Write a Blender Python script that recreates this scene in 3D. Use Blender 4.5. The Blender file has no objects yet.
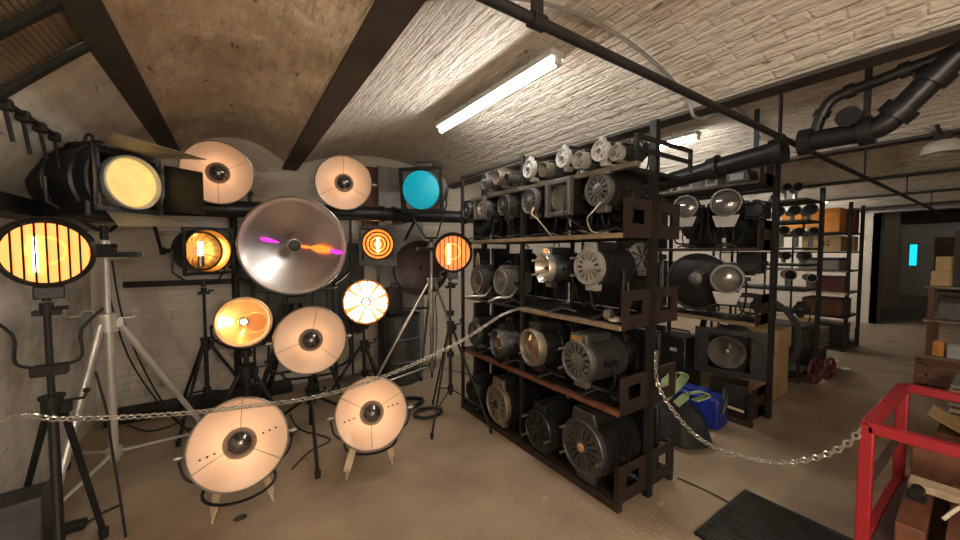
import bpy, math, random
from mathutils import Vector, Matrix
random.seed(7)
S = bpy.context.scene
COL = S.collection
PI = math.pi
V = Vector

# ------------------------------------------------------------------ camera
H = 1.55
FPX, CXP, CYP = 365.0, 480.0, 270.0
PITCH, YAW = math.radians(-2.67), math.radians(33.9)
cd = bpy.data.cameras.new('camera'); cam = bpy.data.objects.new('camera', cd); COL.objects.link(cam)
cd.sensor_fit = 'HORIZONTAL'; cd.sensor_width = 36; cd.lens = FPX / 960 * 36
cd.clip_start = 0.02; cd.clip_end = 100
cam.location = (0, 0, H); cam.rotation_euler = (PI / 2 + PITCH, 0, -YAW)
S.camera = cam
FW = V((math.sin(YAW) * math.cos(PITCH), math.cos(YAW) * math.cos(PITCH), math.sin(PITCH)))
RT = V((math.cos(YAW), -math.sin(YAW), 0)); UP = RT.cross(FW); O = V((0, 0, H))
def ray(x, y): return FW + RT * ((x - CXP) / FPX) - UP * ((y - CYP) / FPX)
def onx(x, y, X): d = ray(x, y); return O + d * (X / d.x)
def ony(x, y, Y): d = ray(x, y); return O + d * (Y / d.y)
def onz(x, y, Z=0.0): d = ray(x, y); return O + d * ((Z - H) / d.z)
def depth(p): return (V(p) - O).dot(FW)

# ------------------------------------------------------------------ materials
def nt(name):
    m = bpy.data.materials.new(name); m.use_nodes = True
    n = m.node_tree.nodes; return m, n, m.node_tree.links, n['Principled BSDF']
def mat(name, c, rough=0.5, metal=0.0, var=0.15, scale=9.0, bump=0.0, bscale=60.0, coat=0.0, c2=None, emit=None, es=0.0):
    m, n, l, b = nt(name)
    b.inputs['Roughness'].default_value = rough; b.inputs['Metallic'].default_value = metal
    b.inputs['Coat Weight'].default_value = coat
    tc = n.new('ShaderNodeTexCoord')
    no = n.new('ShaderNodeTexNoise'); no.inputs['Scale'].default_value = scale; no.inputs['Detail'].default_value = 6
    l.new(tc.outputs['Object'], no.inputs['Vector'])
    cr = n.new('ShaderNodeValToRGB'); cr.color_ramp.elements[0].position = .3; cr.color_ramp.elements[1].position = .7
    d = c2 or tuple(x * (1 - var * 2) for x in c)
    cr.color_ramp.elements[0].color = (*d, 1); cr.color_ramp.elements[1].color = (*c, 1)
    l.new(no.outputs['Fac'], cr.inputs['Fac']); l.new(cr.outputs['Color'], b.inputs['Base Color'])
    if bump:
        n2 = n.new('ShaderNodeTexNoise'); n2.inputs['Scale'].default_value = bscale; n2.inputs['Detail'].default_value = 4
        l.new(tc.outputs['Object'], n2.inputs['Vector'])
        bp = n.new('ShaderNodeBump'); bp.inputs['Strength'].default_value = bump; bp.inputs['Distance'].default_value = .01
        l.new(n2.outputs['Fac'], bp.inputs['Height']); l.new(bp.outputs['Normal'], b.inputs['Normal'])
    if emit:
        b.inputs['Emission Color'].default_value = (*emit, 1); b.inputs['Emission Strength'].default_value = es
    return m
def emis(name, c, s):
    m, n, l, b = nt(name)
    b.inputs['Base Color'].default_value = (*c, 1)
    b.inputs['Emission Color'].default_value = (*c, 1); b.inputs['Emission Strength'].default_value = s
    return m
def brickmat(name, ca, cb, crev, rh=.075, bw=.225, lump=1.0, course=.5, bump=.9, stain=(.25, .18, .12), stain_lo=.55, stain_hi=.8, warp=.03, lo=.30, hi=.46, chip_lo=.645):
    """lumpy lime-washed brick: courses follow the UV map's U axis (metres)"""
    m, n, l, b = nt(name)
    b.inputs['Roughness'].default_value = .85
    uv = n.new('ShaderNodeUVMap'); uv.uv_map = 'UVMap'
    def noise(vec, sc, det, ro, mapscale=None):
        if mapscale:
            mp = n.new('ShaderNodeMapping'); mp.inputs['Scale'].default_value = (*mapscale, 1); l.new(vec, mp.inputs['Vector']); vec = mp.outputs['Vector']
        t = n.new('ShaderNodeTexNoise'); t.inputs['Scale'].default_value = sc; t.inputs['Detail'].default_value = det; t.inputs['Roughness'].default_value = ro
        l.new(vec, t.inputs['Vector']); return t
    def ma(a, k, c):
        t = n.new('ShaderNodeMath'); t.operation = 'MULTIPLY_ADD'; l.new(a, t.inputs[0]); t.inputs[1].default_value = k
        if isinstance(c, (int, float)): t.inputs[2].default_value = c
        else: l.new(c, t.inputs[2])
        return t.outputs[0]
    def ramp(f, p0, p1):
        c = n.new('ShaderNodeValToRGB'); c.color_ramp.elements[0].position = p0; c.color_ramp.elements[1].position = p1
        c.color_ramp.elements[0].color = (0, 0, 0, 1); c.color_ramp.elements[1].color = (1, 1, 1, 1); l.new(f, c.inputs['Fac']); return c.outputs['Color']
    def mix(f, a, c):
        x = n.new('ShaderNodeMix'); x.data_type = 'RGBA'; l.new(f, x.inputs[0])
        for i, v in ((6, a), (7, c)):
            if isinstance(v, tuple): x.inputs[i].default_value = (*v, 1)
            else: l.new(v, x.inputs[i])
        return x.outputs[2]
    w1 = noise(uv.outputs['UV'], 3.5, 3, .6)
    vm = n.new('ShaderNodeVectorMath'); vm.operation = 'MULTIPLY_ADD'; l.new(w1.outputs['Color'], vm.inputs[0]); vm.inputs[1].default_value = (warp, warp, 0); l.new(uv.outputs['UV'], vm.inputs[2])
    w2 = noise(vm.outputs[0], 14, 2, .5)
    vm2 = n.new('ShaderNodeVectorMath'); vm2.operation = 'MULTIPLY_ADD'; l.new(w2.outputs['Color'], vm2.inputs[0]); vm2.inputs[1].default_value = (warp * .5, warp * .5, 0); l.new(vm.outputs[0], vm2.inputs[2])
    br = n.new('ShaderNodeTexBrick'); br.inputs['Scale'].default_value = 1; br.inputs['Brick Width'].default_value = bw; br.inputs['Row Height'].default_value = rh
    br.inputs['Mortar Size'].default_value = .014; br.inputs['Mortar Smooth'].default_value = 1.0; l.new(vm2.outputs[0], br.inputs['Vector'])
    br.inputs['Color1'].default_value = (*ca, 1); br.inputs['Color2'].default_value = (*cb, 1); br.inputs['Mortar'].default_value = (*cb, 1)
    lumps = noise(vm2.outputs[0], 1.0, 6, .62, (4.6, 13.5)).outputs['Fac']
    fine = noise(uv.outputs['UV'], 34, 6, .6).outputs['Fac']
    h = ma(lumps, lump, ma(fine, .22, 0)); h = ma(br.outputs['Fac'], -course * .45, h)
    big = noise(uv.outputs['UV'], 1.5, 8, .65).outputs['Fac']
    chip = noise(uv.outputs['UV'], 8, 6, .7, (.55, 1.4)).outputs['Fac']
    col = mix(ramp(big, stain_lo, stain_hi), br.outputs['Color'], stain)
    col = mix(ramp(lumps, lo, hi), crev, col)
    cc = ramp(chip, chip_lo, chip_lo + .05); col = mix(cc, col, (.26, .18, .12)); l.new(col, b.inputs['Base Color'])
    h = ma(cc, -.5, h)
    bp = n.new('ShaderNodeBump'); bp.inputs['Strength'].default_value = bump; bp.inputs['Distance'].default_value = .04
    l.new(h, bp.inputs['Height']); l.new(bp.outputs['Normal'], b.inputs['Normal'])
    return m

M = {}
M['brick'] = brickmat('whitewashed_brick', (.66, .60, .52), (.61, .55, .47), (.38, .30, .22), course=.32, lump=1.15)
M['brickplaster'] = brickmat('limewashed_plaster_brick', (.86, .73, .56), (.80, .67, .51), (.58, .45, .32), lump=1.6, course=.2, bump=1.0, stain=(.36, .25, .16), stain_lo=.45, stain_hi=.75, warp=.05, lo=.34, hi=.52, chip_lo=.64)
M['wallbrick'] = brickmat('painted_wall_brick', (.58, .52, .45), (.54, .48, .41), (.42, .36, .30), lump=.5, course=.4, bump=.5, stain=(.24, .19, .15), warp=.010, lo=.2, hi=.4)
M['plaster'] = brickmat('stained_plaster', (.70, .65, .56), (.64, .59, .51), (.48, .43, .36), lump=.6, course=.08, bump=.5, stain=(.17, .13, .10), stain_lo=.45, stain_hi=.75, warp=.06, lo=.15, hi=.4)
M['concrete'] = mat('worn_concrete', (.36, .275, .19), .8, 0, scale=2.6, c2=(.235, .175, .118), bump=.8, bscale=45)
M['iron'] = mat('dark_iron', (.020, .018, .017), .6, .35, .25, bump=.3, bscale=25)
M['beam'] = mat('painted_beam', (.055, .042, .034), .7, .1, .25, bump=.4, bscale=20)
M['pipe'] = mat('black_pipe', (.016, .016, .018), .42, .3, .2, bump=.15, bscale=30)
M['black'] = mat('black_enamel', (.012, .012, .013), .45, .1, .2, bump=.12, bscale=70)
M['satin'] = mat('satin_black_metal', (.028, .027, .026), .42, .5, .25, bump=.2, bscale=80)
M['dark'] = mat('recess_black', (.006, .006, .006), .9)
M['grey'] = mat('hammered_grey', (.155, .152, .145), .45, .55, .2, bump=.25, bscale=120)
M['dgrey'] = mat('dark_hammered_grey', (.075, .074, .072), .45, .55, .2, bump=.25, bscale=120)
M['bronze'] = mat('bronze_grey', (.26, .225, .17), .42, .6, .2, bump=.25, bscale=120)
M['pale'] = mat('pale_grey_enamel', (.27, .26, .24), .5, .15, .12, bump=.15, bscale=90)
M['white'] = mat('white_enamel', (.44, .43, .41), .5, 0, .06)
M['alu'] = mat('aluminium', (.62, .60, .56), .35, .5, .08)
M['steel'] = mat('bare_steel', (.42, .40, .37), .35, .9, .2)
M['chain'] = mat('zinc_chain', (.62, .60, .56), .3, .9, .15)
M['silver'] = mat('spun_silver', (.80, .76, .73), .36, 1.0, .08, scale=3)
M['chrome'] = mat('smoky_chrome', (.24, .225, .215), .17, .85, .15, scale=5)
M['flap'] = mat('beam_lit_flap_tan', (.30, .25, .17), .5, .2, .2, scale=4)  # beam light on the barn doors is put into this tan colour
M['dish'] = mat('beige_dish_enamel', (.80, .60, .46), .5, 0, .05, scale=3)
M['dishback'] = mat('beige_dish_back', (.58, .50, .38), .55, 0, .1)
M['seam'] = mat('seam_brown', (.35, .24, .17), .6)
M['tan'] = mat('bent_plywood', (.62, .49, .32), .5, 0, .12, scale=14)
M['wood'] = mat('shelf_timber', (.25, .18, .11), .65, 0, .2, scale=16, bump=.2, bscale=40)
M['wood2'] = mat('brown_timber', (.15, .052, .023), .6, 0, .25, scale=12, bump=.2, bscale=40)
M['palewood'] = mat('pale_timber', (.58, .45, .30), .65, 0, .15, scale=12)
M['rust'] = mat('brown_oxide_plate', (.042, .027, .021), .6, .3, .25, bump=.2, bscale=50)
M['greywood'] = mat('grey_timber', (.15, .125, .095), .7, 0, .2, scale=16)
M['brass'] = mat('brass', (.60, .42, .16), .35, .9, .1)
M['orange'] = mat('orange_plastic', (.85, .33, .05), .45)
M['copper'] = mat('copper_disc', (.62, .36, .20), .45, .5)
M['red'] = mat('red_gloss_paint', (.30, .012, .020), .38, .1, .1, bump=.1, bscale=60)
M['darkred'] = mat('dark_red_paint', (.13, .022, .03), .45, .1, .2)
M['maroon'] = mat('maroon_metal', (.075, .042, .038), .5, .2, .2)
M['blue'] = mat('blue_plastic', (.012, .035, .33), .4)
M['green'] = mat('pale_green_webbing', (.30, .40, .20), .7)
M['card'] = mat('brown_cardboard', (.40, .27, .15), .85, 0, .1)
M['card2'] = mat('yellow_cardboard', (.55, .38, .18), .85, 0, .1)
M['paper'] = mat('scrap_paper', (.72, .68, .58), .9)
M['leaf'] = mat('scrap_card', (.50, .36, .22), .9)
M['rubber'] = mat('black_rubber', (.012, .012, .012), .75, bump=.3, bscale=60)
M['amber'] = mat('amber_reflector', (.95, .50, .12), .38, .55, .06)
M['gold'] = mat('gold_reflector', (.95, .58, .18), .3, .8, .08)
M['peach'] = mat('peach_reflector', (.95, .62, .34), .35, .4, .05)
M['amberstrip'] = emis('lit_amber_gel', (1.0, .43, .10), .50)
M['orangestrip'] = emis('lit_orange_gel', (1.0, .27, .06), .30)
M['orangeline'] = emis('orange_glow', (1.0, .34, .06), 1.1)
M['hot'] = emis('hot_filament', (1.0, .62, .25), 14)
M['hot2'] = emis('hot_filament_white', (1.0, .70, .36), 9)
M['warm'] = emis('warm_bulb', (1.0, .60, .34), 5.6)
M['dimhot'] = emis('glowing_filament', (1.0, .40, .08), 4)
M['dimamber'] = emis('dim_amber_glow', (1.0, .30, .05), .16)
M['whitehot'] = emis('white_hot_facet', (1.0, .78, .50), 7)
M['sunstreak'] = emis('amber_facet_glow', (1.0, .52, .14), .20)
M['sunpale'] = emis('pale_facet_glow', (1.0, .86, .62), .36)
M['tube'] = emis('fluorescent_tube', (1.0, .97, .92), 33)
M['filltube'] = emis('added_fill_tube', (1.0, .88, .74), 60)
M['globe'] = emis('added_fill_bulb', (1.0, .87, .70), 270)
M['fartube'] = emis('far_fluorescent_tube', (1.0, .95, .87), 62)
M['passagefill'] = emis('added_passage_fill', (.85, .95, 1.0), 7)
M['teal'] = emis('lit_teal_gel', (.003, .31, .42), .27)
M['cyan'] = emis('cyan_lamp', (.01, .55, .62), .7)
M['lensyellow'] = mat('lit_yellow_lens', (.85, .68, .32), .35, 0, .12, scale=14, emit=(1, .70, .26), es=.22)
M['magenta'] = emis('magenta_reflection_glow', (.9, .03, .75), .75)
M['orangerefl'] = emis('orange_reflection_glow', (1.0, .16, .015), 1.1)
M['lens'] = mat('grey_lens', (.17, .16, .145), .12, .35, .25, coat=.8, scale=5)
M['lensrust'] = mat('rust_reflecting_lens', (.40, .25, .15), .16, .45, .3, coat=.8, scale=8)
M['bowl'] = mat('silvered_bowl', (.72, .68, .60), .25, .85, .15)
M['cable'] = mat('black_cable', (.01, .01, .01), .6)
M['wcable'] = mat('cream_cable', (.62, .55, .43), .6)
M['corr'] = mat('corrugated_sheet', (.30, .225, .15), .55, .4, .3, scale=5)
M['black_ink'] = mat('black_ink', (.02, .02, .02), .8)
def glassm(name, c, rough=.02):
    m, n, l, b = nt(name)
    b.inputs['Base Color'].default_value = (*c, 1); b.inputs['Roughness'].default_value = rough
    b.inputs['Transmission Weight'].default_value = 1; b.inputs['IOR'].default_value = 1.3
    return m
M['glass'] = glassm('clear_glass', (.95, .95, .95))

# ------------------------------------------------------------------ mesh builder
def basis(d, up=V((0, 0, 1))):
    x = V(d).normalized()
    if abs(x.dot(up)) > .999: up = V((1, 0, 0))
    y = up.cross(x).normalized(); z = x.cross(y)
    return Matrix((x, y, z)).transposed()
class MB:
    def __init__(s): s.v = []; s.f = []
    def add(s, vs, fs, R=None, t=None):
        b = len(s.v)
        for p in vs:
            p = V(p)
            if R is not None: p = R @ p
            if t is not None: p = p + V(t)
            s.v.append(p)
        s.f += [tuple(b + i for i in f) for f in fs]; return s
    def box(s, c, d, R=None):
        x, y, z = (k / 2 for k in d)
        vs = [(a * x, b * y, e * z) for a in (-1, 1) for b in (-1, 1) for e in (-1, 1)]
        return s.add(vs, [(0, 1, 3, 2), (4, 6, 7, 5), (0, 4, 5, 1), (2, 3, 7, 6), (0, 2, 6, 4), (1, 5, 7, 3)], R, c)
    def bar(s, a, b, w, h, up=V((0, 0, 1))):
        a, b = V(a), V(b); return s.box((a + b) / 2, ((b - a).length, w, h), basis(b - a, up))
    def cyl(s, a, b, r0, r1=None, n=20):
        r1 = r0 if r1 is None else r1; a, b = V(a), V(b); R = basis(b - a); L = (b - a).length
        return s.lathe([(0, 0), (0, r0), (L, r1), (L, 0)], n, R, a)
    def lathe(s, prof, n=32, R=None, t=None, a0=0.0, a1=None):
        """profile (x, r) turned about +X"""
        full = a1 is None; a1 = a0 + 2 * PI if full else a1
        k = n if full else n + 1; vs = []; idx = []
        for (x, r) in prof:
            if r < 1e-6: idx.append([len(vs)] * k); vs.append((x, 0, 0))
            else:
                idx.append(list(range(len(vs), len(vs) + k)))
                for i in range(k):
                    a = a0 + (a1 - a0) * i / n; vs.append((x, r * math.cos(a), r * math.sin(a)))
        fs = []
        for A, B in zip(idx, idx[1:]):
            for i in range(n):
                j = (i + 1) % k
                q = []
                for w in (A[i], A[j], B[j], B[i]):
                    if w not in q: q.append(w)
                if len(q) > 2: fs.append(tuple(q))
        return s.add(vs, fs, R, t)
    def tube(s, pts, r, n=8, closed=False):
        pts = [V(p) for p in pts]; N = len(pts); rings = []; up = V((0, 0, 1)); pv = None
        for i in range(N):
            if closed: d = pts[(i + 1) % N] - pts[i - 1]
            else: d = pts[min(i + 1, N - 1)] - pts[max(i - 1, 0)]
            d.normalize()
            if pv is None:
                u = up if abs(d.z) < .95 else V((1, 0, 0)); pv = (u - d * u.dot(d)).normalized()
            else: pv = (pv - d * pv.dot(d)).normalized()
            w = d.cross(pv)
            rr = r[i] if isinstance(r, (list, tuple)) else r
            rings.append([pts[i] + pv * (rr * math.cos(2 * PI * k / n)) + w * (rr * math.sin(2 * PI * k / n)) for k in range(n)])
        vs = [p for q in rings for p in q]; fs = []
        for i in range(N if closed else N - 1):
            j = (i + 1) % N
            for k in range(n): fs.append((i * n + k, i * n + (k + 1) % n, j * n + (k + 1) % n, j * n + k))
        if not closed: fs.append(tuple(range(n - 1, -1, -1))); fs.append(tuple((N - 1) * n + k for k in range(n)))
        return s.add(vs, fs)
    def ring(s, x, R_, r, n=36, m=8, rot=None, t=None):
        vs = []; fs = []
        for i in range(n):
            a = 2 * PI * i / n
            for k in range(m):
                b = 2 * PI * k / m; rr = R_ + r * math.cos(b); vs.append((x + r * math.sin(b), rr * math.cos(a), rr * math.sin(a)))
        for i in range(n):
            for k in range(m): fs.append((i * m + k, ((i + 1) % n) * m + k, ((i + 1) % n) * m + (k + 1) % m, i * m + (k + 1) % m))
        return s.add(vs, fs, rot, t)
    def sphere(s, c, r, n=20, m=12):
        return s.lathe([(-r * math.cos(PI * i / m), r * math.sin(PI * i / m) if 0 < i < m else 0) for i in range(m + 1)], n, None, c)
    def prism(s, poly, d, R=None, t=None):
        """polygon in local YZ extruded along local X by d"""
        n = len(poly); vs = [(0, y, z) for y, z in poly] + [(d, y, z) for y, z in poly]
        fs = [tuple(range(n - 1, -1, -1)), tuple(range(n, 2 * n))] + [(i, (i + 1) % n, n + (i + 1) % n, n + i) for i in range(n)]
        return s.add(vs, fs, R, t)
    def frame(s, w, h, hw, hh, d, R=None, t=None, oy=0, oz=0):
        """plate w x h in local YZ with a hole hw x hh, thickness d along X"""
        o = [(-w / 2, -h / 2), (w / 2, -h / 2), (w / 2, h / 2), (-w / 2, h / 2)]
        i_ = [(oy - hw / 2, oz - hh / 2), (oy + hw / 2, oz - hh / 2), (oy + hw / 2, oz + hh / 2), (oy - hw / 2, oz + hh / 2)]
        vs = [(x, y, z) for x in (0, d) for (y, z) in o + i_]; fs = []
        for k in range(4):
            j = (k + 1) % 4
            fs += [(k, 4 + k, 4 + j, j), (8 + k, 8 + j, 12 + j, 12 + k), (k, j, 8 + j, 8 + k), (4 + k, 12 + k, 12 + j, 4 + j)]
        return s.add(vs, fs, R, t)
    def build(s, name, m, parent=None, bevel=0.0, ang=35, label=None):
        me = bpy.data.meshes.new(name); me.from_pydata([tuple(p) for p in s.v], [], s.f); me.validate()
        import bmesh
        bm = bmesh.new(); bm.from_mesh(me); bmesh.ops.recalc_face_normals(bm, faces=bm.faces); bm.to_mesh(me); bm.free()
        me.materials.append(M[m] if isinstance(m, str) else m)
        me.shade_smooth(); me.set_sharp_from_angle(angle=math.radians(ang))
        o = bpy.data.objects.new(name, me); COL.objects.link(o)
        if parent is not None: o.parent = parent
        if bevel:
            b = o.modifiers.new('bevel', 'BEVEL'); b.width = bevel; b.segments = 2; b.limit_method = 'ANGLE'; b.angle_limit = math.radians(40)
        if label: o['label'] = label
        return o
def tag(o, label, cat, group=None):
    o['label'] = label; o['category'] = cat
    if group: o['group'] = group
    return o
def thing(name, label, cat, loc=(0, 0, 0), R=None, group=None):
    o = bpy.data.objects.new(name, None); COL.objects.link(o); o.empty_display_size = .05
    Mx = Matrix.Translation(V(loc))
    if R is not None: Mx = Mx @ R.to_4x4()
    o.matrix_world = Mx
    return tag(o, label, cat, group)
def struct(o): o['kind'] = 'structure'; return o
def dup(root, loc, label=None, group=None, rz=None, scale=None):
    r = root.copy(); COL.objects.link(r); r.location = loc
    if rz is not None: r.rotation_euler = (0, 0, rz)
    if scale: r.scale = (scale,) * 3
    if label: r['label'] = label
    if group: r['group'] = group
    for ch in list(root.children):
        c = ch.copy(); COL.objects.link(c); c.parent = r
        for g in list(ch.children):
            d = g.copy(); COL.objects.link(d); d.parent = c
    return r
def smooth(pts, k=6):
    pts = [V(p) for p in pts]; out = []
    for i in range(len(pts) - 1):
        p0 = pts[max(i - 1, 0)]; p1 = pts[i]; p2 = pts[i + 1]; p3 = pts[min(i + 2, len(pts) - 1)]
        for j in range(k):
            t = j / k
            out.append(.5 * ((2 * p1) + (p2 - p0) * t + (2 * p0 - 5 * p1 + 4 * p2 - p3) * t * t + (3 * p1 - p0 - 3 * p2 + p3) * t ** 3))
    return out + [pts[-1]]
def polar(a, r): return (r * math.cos(a), r * math.sin(a))

# ------------------------------------------------------------------ the room
WX, BY, CW, RY = -1.1, 4.75, 11.6, -2.6     # left wall, back wall, cross wall, rear wall
ZB = 2.5                                    # underside of the beams
def uvplane(name, m, grid):
    """grid(i,j)->(pos,uv) as rows of lists"""
    nr, nc = len(grid), len(grid[0])
    me = bpy.data.meshes.new(name)
    me.from_pydata([tuple(p) for row in grid for p, _ in row], [], [(i * nc + j, i * nc + j + 1, (i + 1) * nc + j + 1, (i + 1) * nc + j) for i in range(nr - 1) for j in range(nc - 1)])
    uvs = [u for row in grid for _, u in row]
    ul = me.uv_layers.new(name='UVMap')
    for lp in me.loops: ul.data[lp.index].uv = uvs[lp.vertex_index]
    me.materials.append(M[m]); me.shade_smooth()
    o = bpy.data.objects.new(name, me); COL.objects.link(o); return struct(o)
def quadwall(name, m, a, b, z0, z1, u0=0):
    a, b = V(a), V(b); L = (b - a).length
    return uvplane(name, m, [[(V((a.x, a.y, z)), (u0, z)), (V((b.x, b.y, z)), (u0 + L, z))] for z in (z0, z1)])
fl = MB().box((4.5, 1.1, -.1), (33, 9.4, .2)).build('floor', 'concrete'); struct(fl)
quadwall('wall_left', 'plaster', (WX, RY), (WX, BY), 0, 3.2)
quadwall('wall_back', 'wallbrick', (WX, BY), (CW, BY), 0, 3.2)
quadwall('wall_rear', 'plaster', (WX, RY), (CW, RY), 0, 3.2)
# far cross wall with its wide opening
OY0, OY1, OZ = -.9, 1.74, 2.42
cw = [quadwall('wall_far', 'wallbrick', (CW, OY1), (CW, BY), 0, 3.2), quadwall('wall_far', 'wallbrick', (CW, RY), (CW, OY0), 0, 3.2), quadwall('wall_far', 'wallbrick', (CW, OY0), (CW, OY1), OZ, 3.2)]
j = MB(); j.box((CW + .17, OY1 + .06, OZ / 2), (.34, .12, OZ)); j.box((CW + .17, OY0 - .06, OZ / 2), (.34, .12, OZ)); struct(j.build('trim_1', 'pale'))
struct(MB().box((CW + .1, (OY0 + OY1) / 2, OZ + .08), (.3, OY1 - OY0 + .5, .16)).build('trim_2', 'pale'))
# piers on the back wall
struct(MB().box((1.86, BY - .06, 1.33), (.62, .12, 2.66)).build('trim_3', 'pale'))
# vaulted ceiling between the beams
BX = [-.47, .55, 2.66, 4.8, 6.95, 9.1, 11.3]
RISE = [.25, .27, .27, .27, .27, .27]
rows = []
vaults = []
for k in range(6):
    x0, x1 = BX[k], BX[k + 1]; N = 16; rise = RISE[k]; g = []; arc = 0; pp = None
    for i in range(N + 1):
        t = i / N; x = x0 + (x1 - x0) * t; z = ZB + .03 + rise * (1 - (2 * t - 1) ** 2)
        if pp: arc += math.hypot(x - pp[0], z - pp[1])
        pp = (x, z)
        g.append([(V((x, y, z)), (y + k * 3.3, arc + k * 5.1)) for y in (RY, -1, 0, 1, 2, 3, 4, BY)])
    vaults.append(uvplane('ceiling', 'brick' if k else 'brickplaster', g))
# half bay on the far left: corrugated sheet near, plaster curve beyond
g = []; N = 280
for i in range(N + 1):
    t = i / N; x = BX[0] - .05 + (WX - BX[0] + .05) * t; z = ZB + .04 - .62 * t ** 1.05
    o_ = .013 * math.sin(i * 2 * PI / 8)
    g.append([(V((x + o_ * .7, y, z + o_ * .7)), (y, t)) for y in (RY, 0, 1.2, 2.0, 2.43)])
uvplane('ceiling', 'corr', g)
for yy in (1.80, 2.10, 2.44):
    r = MB(); r.tube([V((BX[0] - .05 + (WX - BX[0] + .05) * t, yy, ZB + .015 - .63 * t ** 1.05)) for t in (.02, .17, .33, .5, .67, .83, .97)], .02, 6); struct(r.build('trim_4', 'iron'))
g = []
for i in range(9):
    t = i / 8; x = BX[0] - .05 + (WX - BX[0] + .05) * t; z = ZB + .02 - .70 * t ** 1.12
    g.append([(V((x, y, z)), (y, t * .9)) for y in (2.46, 3, 3.5, 4, BY)])
uvplane('ceiling', 'plaster', g)
for k, x in enumerate(BX):
    w = .14 if k == 0 else .15
    bm = MB(); bm.box((x, (RY + BY) / 2, ZB + .012), (w, BY - RY, .024)); bm.box((x, (RY + BY) / 2, ZB + .13), (.02, BY - RY, .24)); struct(bm.build('ceiling_beam', 'beam'))
# the dark passage beyond the opening
quadwall('wall_passage_left', 'wallbrick', (CW + .3, 2.6), (20.5, 2.6), 0, 2.9)
quadwall('wall_passage_right', 'wallbrick', (CW + .3, -1.3), (20.5, -1.3), 0, 2.9)
quadwall('wall_passage_end', 'wallbrick', (20.5, -1.3), (20.5, 2.6), 0, 2.9)
uvplane('ceiling', 'plaster', [[(V((CW + .3, y, 2.75)), (0, y)), (V((20.5, y, 2.75)), (9, y))] for y in (-1.3, 2.6)])
d = MB().box((20.44, 1.25, 1.05), (.1, .95, 2.1)).build('door_1', 'wood2'); struct(d)
MB().sphere((20.36, .9, 1.0), .035).build('door_handle', 'steel', d)
struct(MB().box((15.2, 2.15, 1.35), (.5, .5, 2.7)).build('trim_5', 'wallbrick'))
struct(MB().box((15.2, .65, 2.5), (.35, 3.6, .34)).build('trim_6', 'beam'))

# ------------------------------------------------------------------ racks
RZ90 = Matrix.Rotation(PI / 2, 3, 'Z')
def rack(label, xf, xb, ys, zs, ztop, posts, planks=(), plates=True, plateh=.2, frontpost=True, m='rust', solid=True):
    """long steel rack: decks at zs, ys = bay ends from the aisle inwards"""
    r = thing('steel_rack', label, 'rack', ((xf + xb) / 2, ys[0], 0))
    L = lambda p: V(p) - V(((xf + xb) / 2, ys[0], 0))
    def P(mb, name, mt, **k):
        mb.v = [L(p) for p in mb.v]; return mb.build(name, mt, r, **k)
    for (px, py, pz) in posts:
        b = MB(); b.box((px, py, pz / 2 + .002), (.045, .006, pz)); b.box((px - .02, py + .02, pz / 2 + .002), (.006, .04, pz))
        for k in range(int(pz / .05)): b.box((px, py - .004, .05 + k * .05), (.014, .003, .02))
        P(b, 'post', 'iron')
    for zi, z in enumerate(zs):
        for a, b_ in zip(ys, ys[1:]):
            b = MB(); yl = b_ - a
            if solid: b.box(((xf + xb) / 2, (a + b_) / 2, z - .012), (xb - xf - .06, yl - .01, .012))
            for x in (xf + .05, xb - .02): b.box((x, (a + b_) / 2, z - .018), (.03, yl, .024))
            for y in (a + .02, b_ - .02): b.box(((xf + xb) / 2, y, z - .018), (xb - xf - .06, .03, .024))
            P(b, 'shelf', 'iron')
        if zi in planks:
            a, b_, mt = planks[zi]
            P(MB().box((xf + .012, (a + b_) / 2, z - .018), (.045, b_ - a, .03)), 'front_plank', mt, bevel=.004)
        if plates and zi != 4:
            for (xa, xc) in ((xf, xf + .285), (xb - .285, xb)):
                b = MB(); ph = plateh if zi < 4 else .12
                b.frame(xc - xa, ph + .03, .13, ph * .42, .006, RZ90, ((xa + xc) / 2, ys[0] - .002, z - .03 + (ph + .03) / 2), oz=.01)
                P(b, 'end_plate', m)
    if frontpost:
        for y in ys[1:]:
            for x in (xf + .02, xb - .02):
                P(MB().box((x, y, ztop / 2), (.026, .026, ztop - .004)), 'post', 'iron')
    for x in (xf + .02, xb - .02):
        b = MB(); z0 = zs[0] - .05
        b.box((x, ys[0] + .02, (zs[0] + .2 - .01) / 2 + .002), (.03, .03, zs[0] + .19))
        P(b, 'foot', 'iron')
        P(MB().box((x, (ys[0] + ys[-1]) / 2, .03), (.04, ys[-1] - ys[0], .05)), 'bottom_rail', m)
    return r
Z1 = [.085, .62, 1.13, 1.67, 2.06]
rk = rack('long dark steel rack packed with old spotlights, the closest one to the glowing lamps', 1.845, 2.45, [1.28, 2.18, 3.08], Z1, 2.3,
     [(2.15, 1.265, 2.354), (2.15, 3.1, 2.3)], planks={1: (1.28, 3.0, 'wood2'), 2: (1.28, 2.17, 'wood'), 3: (1.28, 3.05, 'wood'), 4: (1.2, 2.9, 'greywood')})
b = MB()
for z in (2.13, 2.20): b.bar((1.86, 1.215, z), (2.44, 1.215, z), .012, .025)
b.bar((1.86, 1.215, 2.065), (1.86, 1.215, 2.21), .02, .02); b.bar((2.44, 1.215, 2.065), (2.44, 1.215, 2.21), .02, .02)
b.v = [p - V(rk.location) for p in b.v]; b.build('end_frame', 'iron', rk)
b = MB(); b.bar((1.86, 3.06, 2.28), (1.86, 2.18, 2.28), .02, .02); b.v = [p - V(rk.location) for p in b.v]; b.build('top_rail', 'iron', rk)
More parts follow.
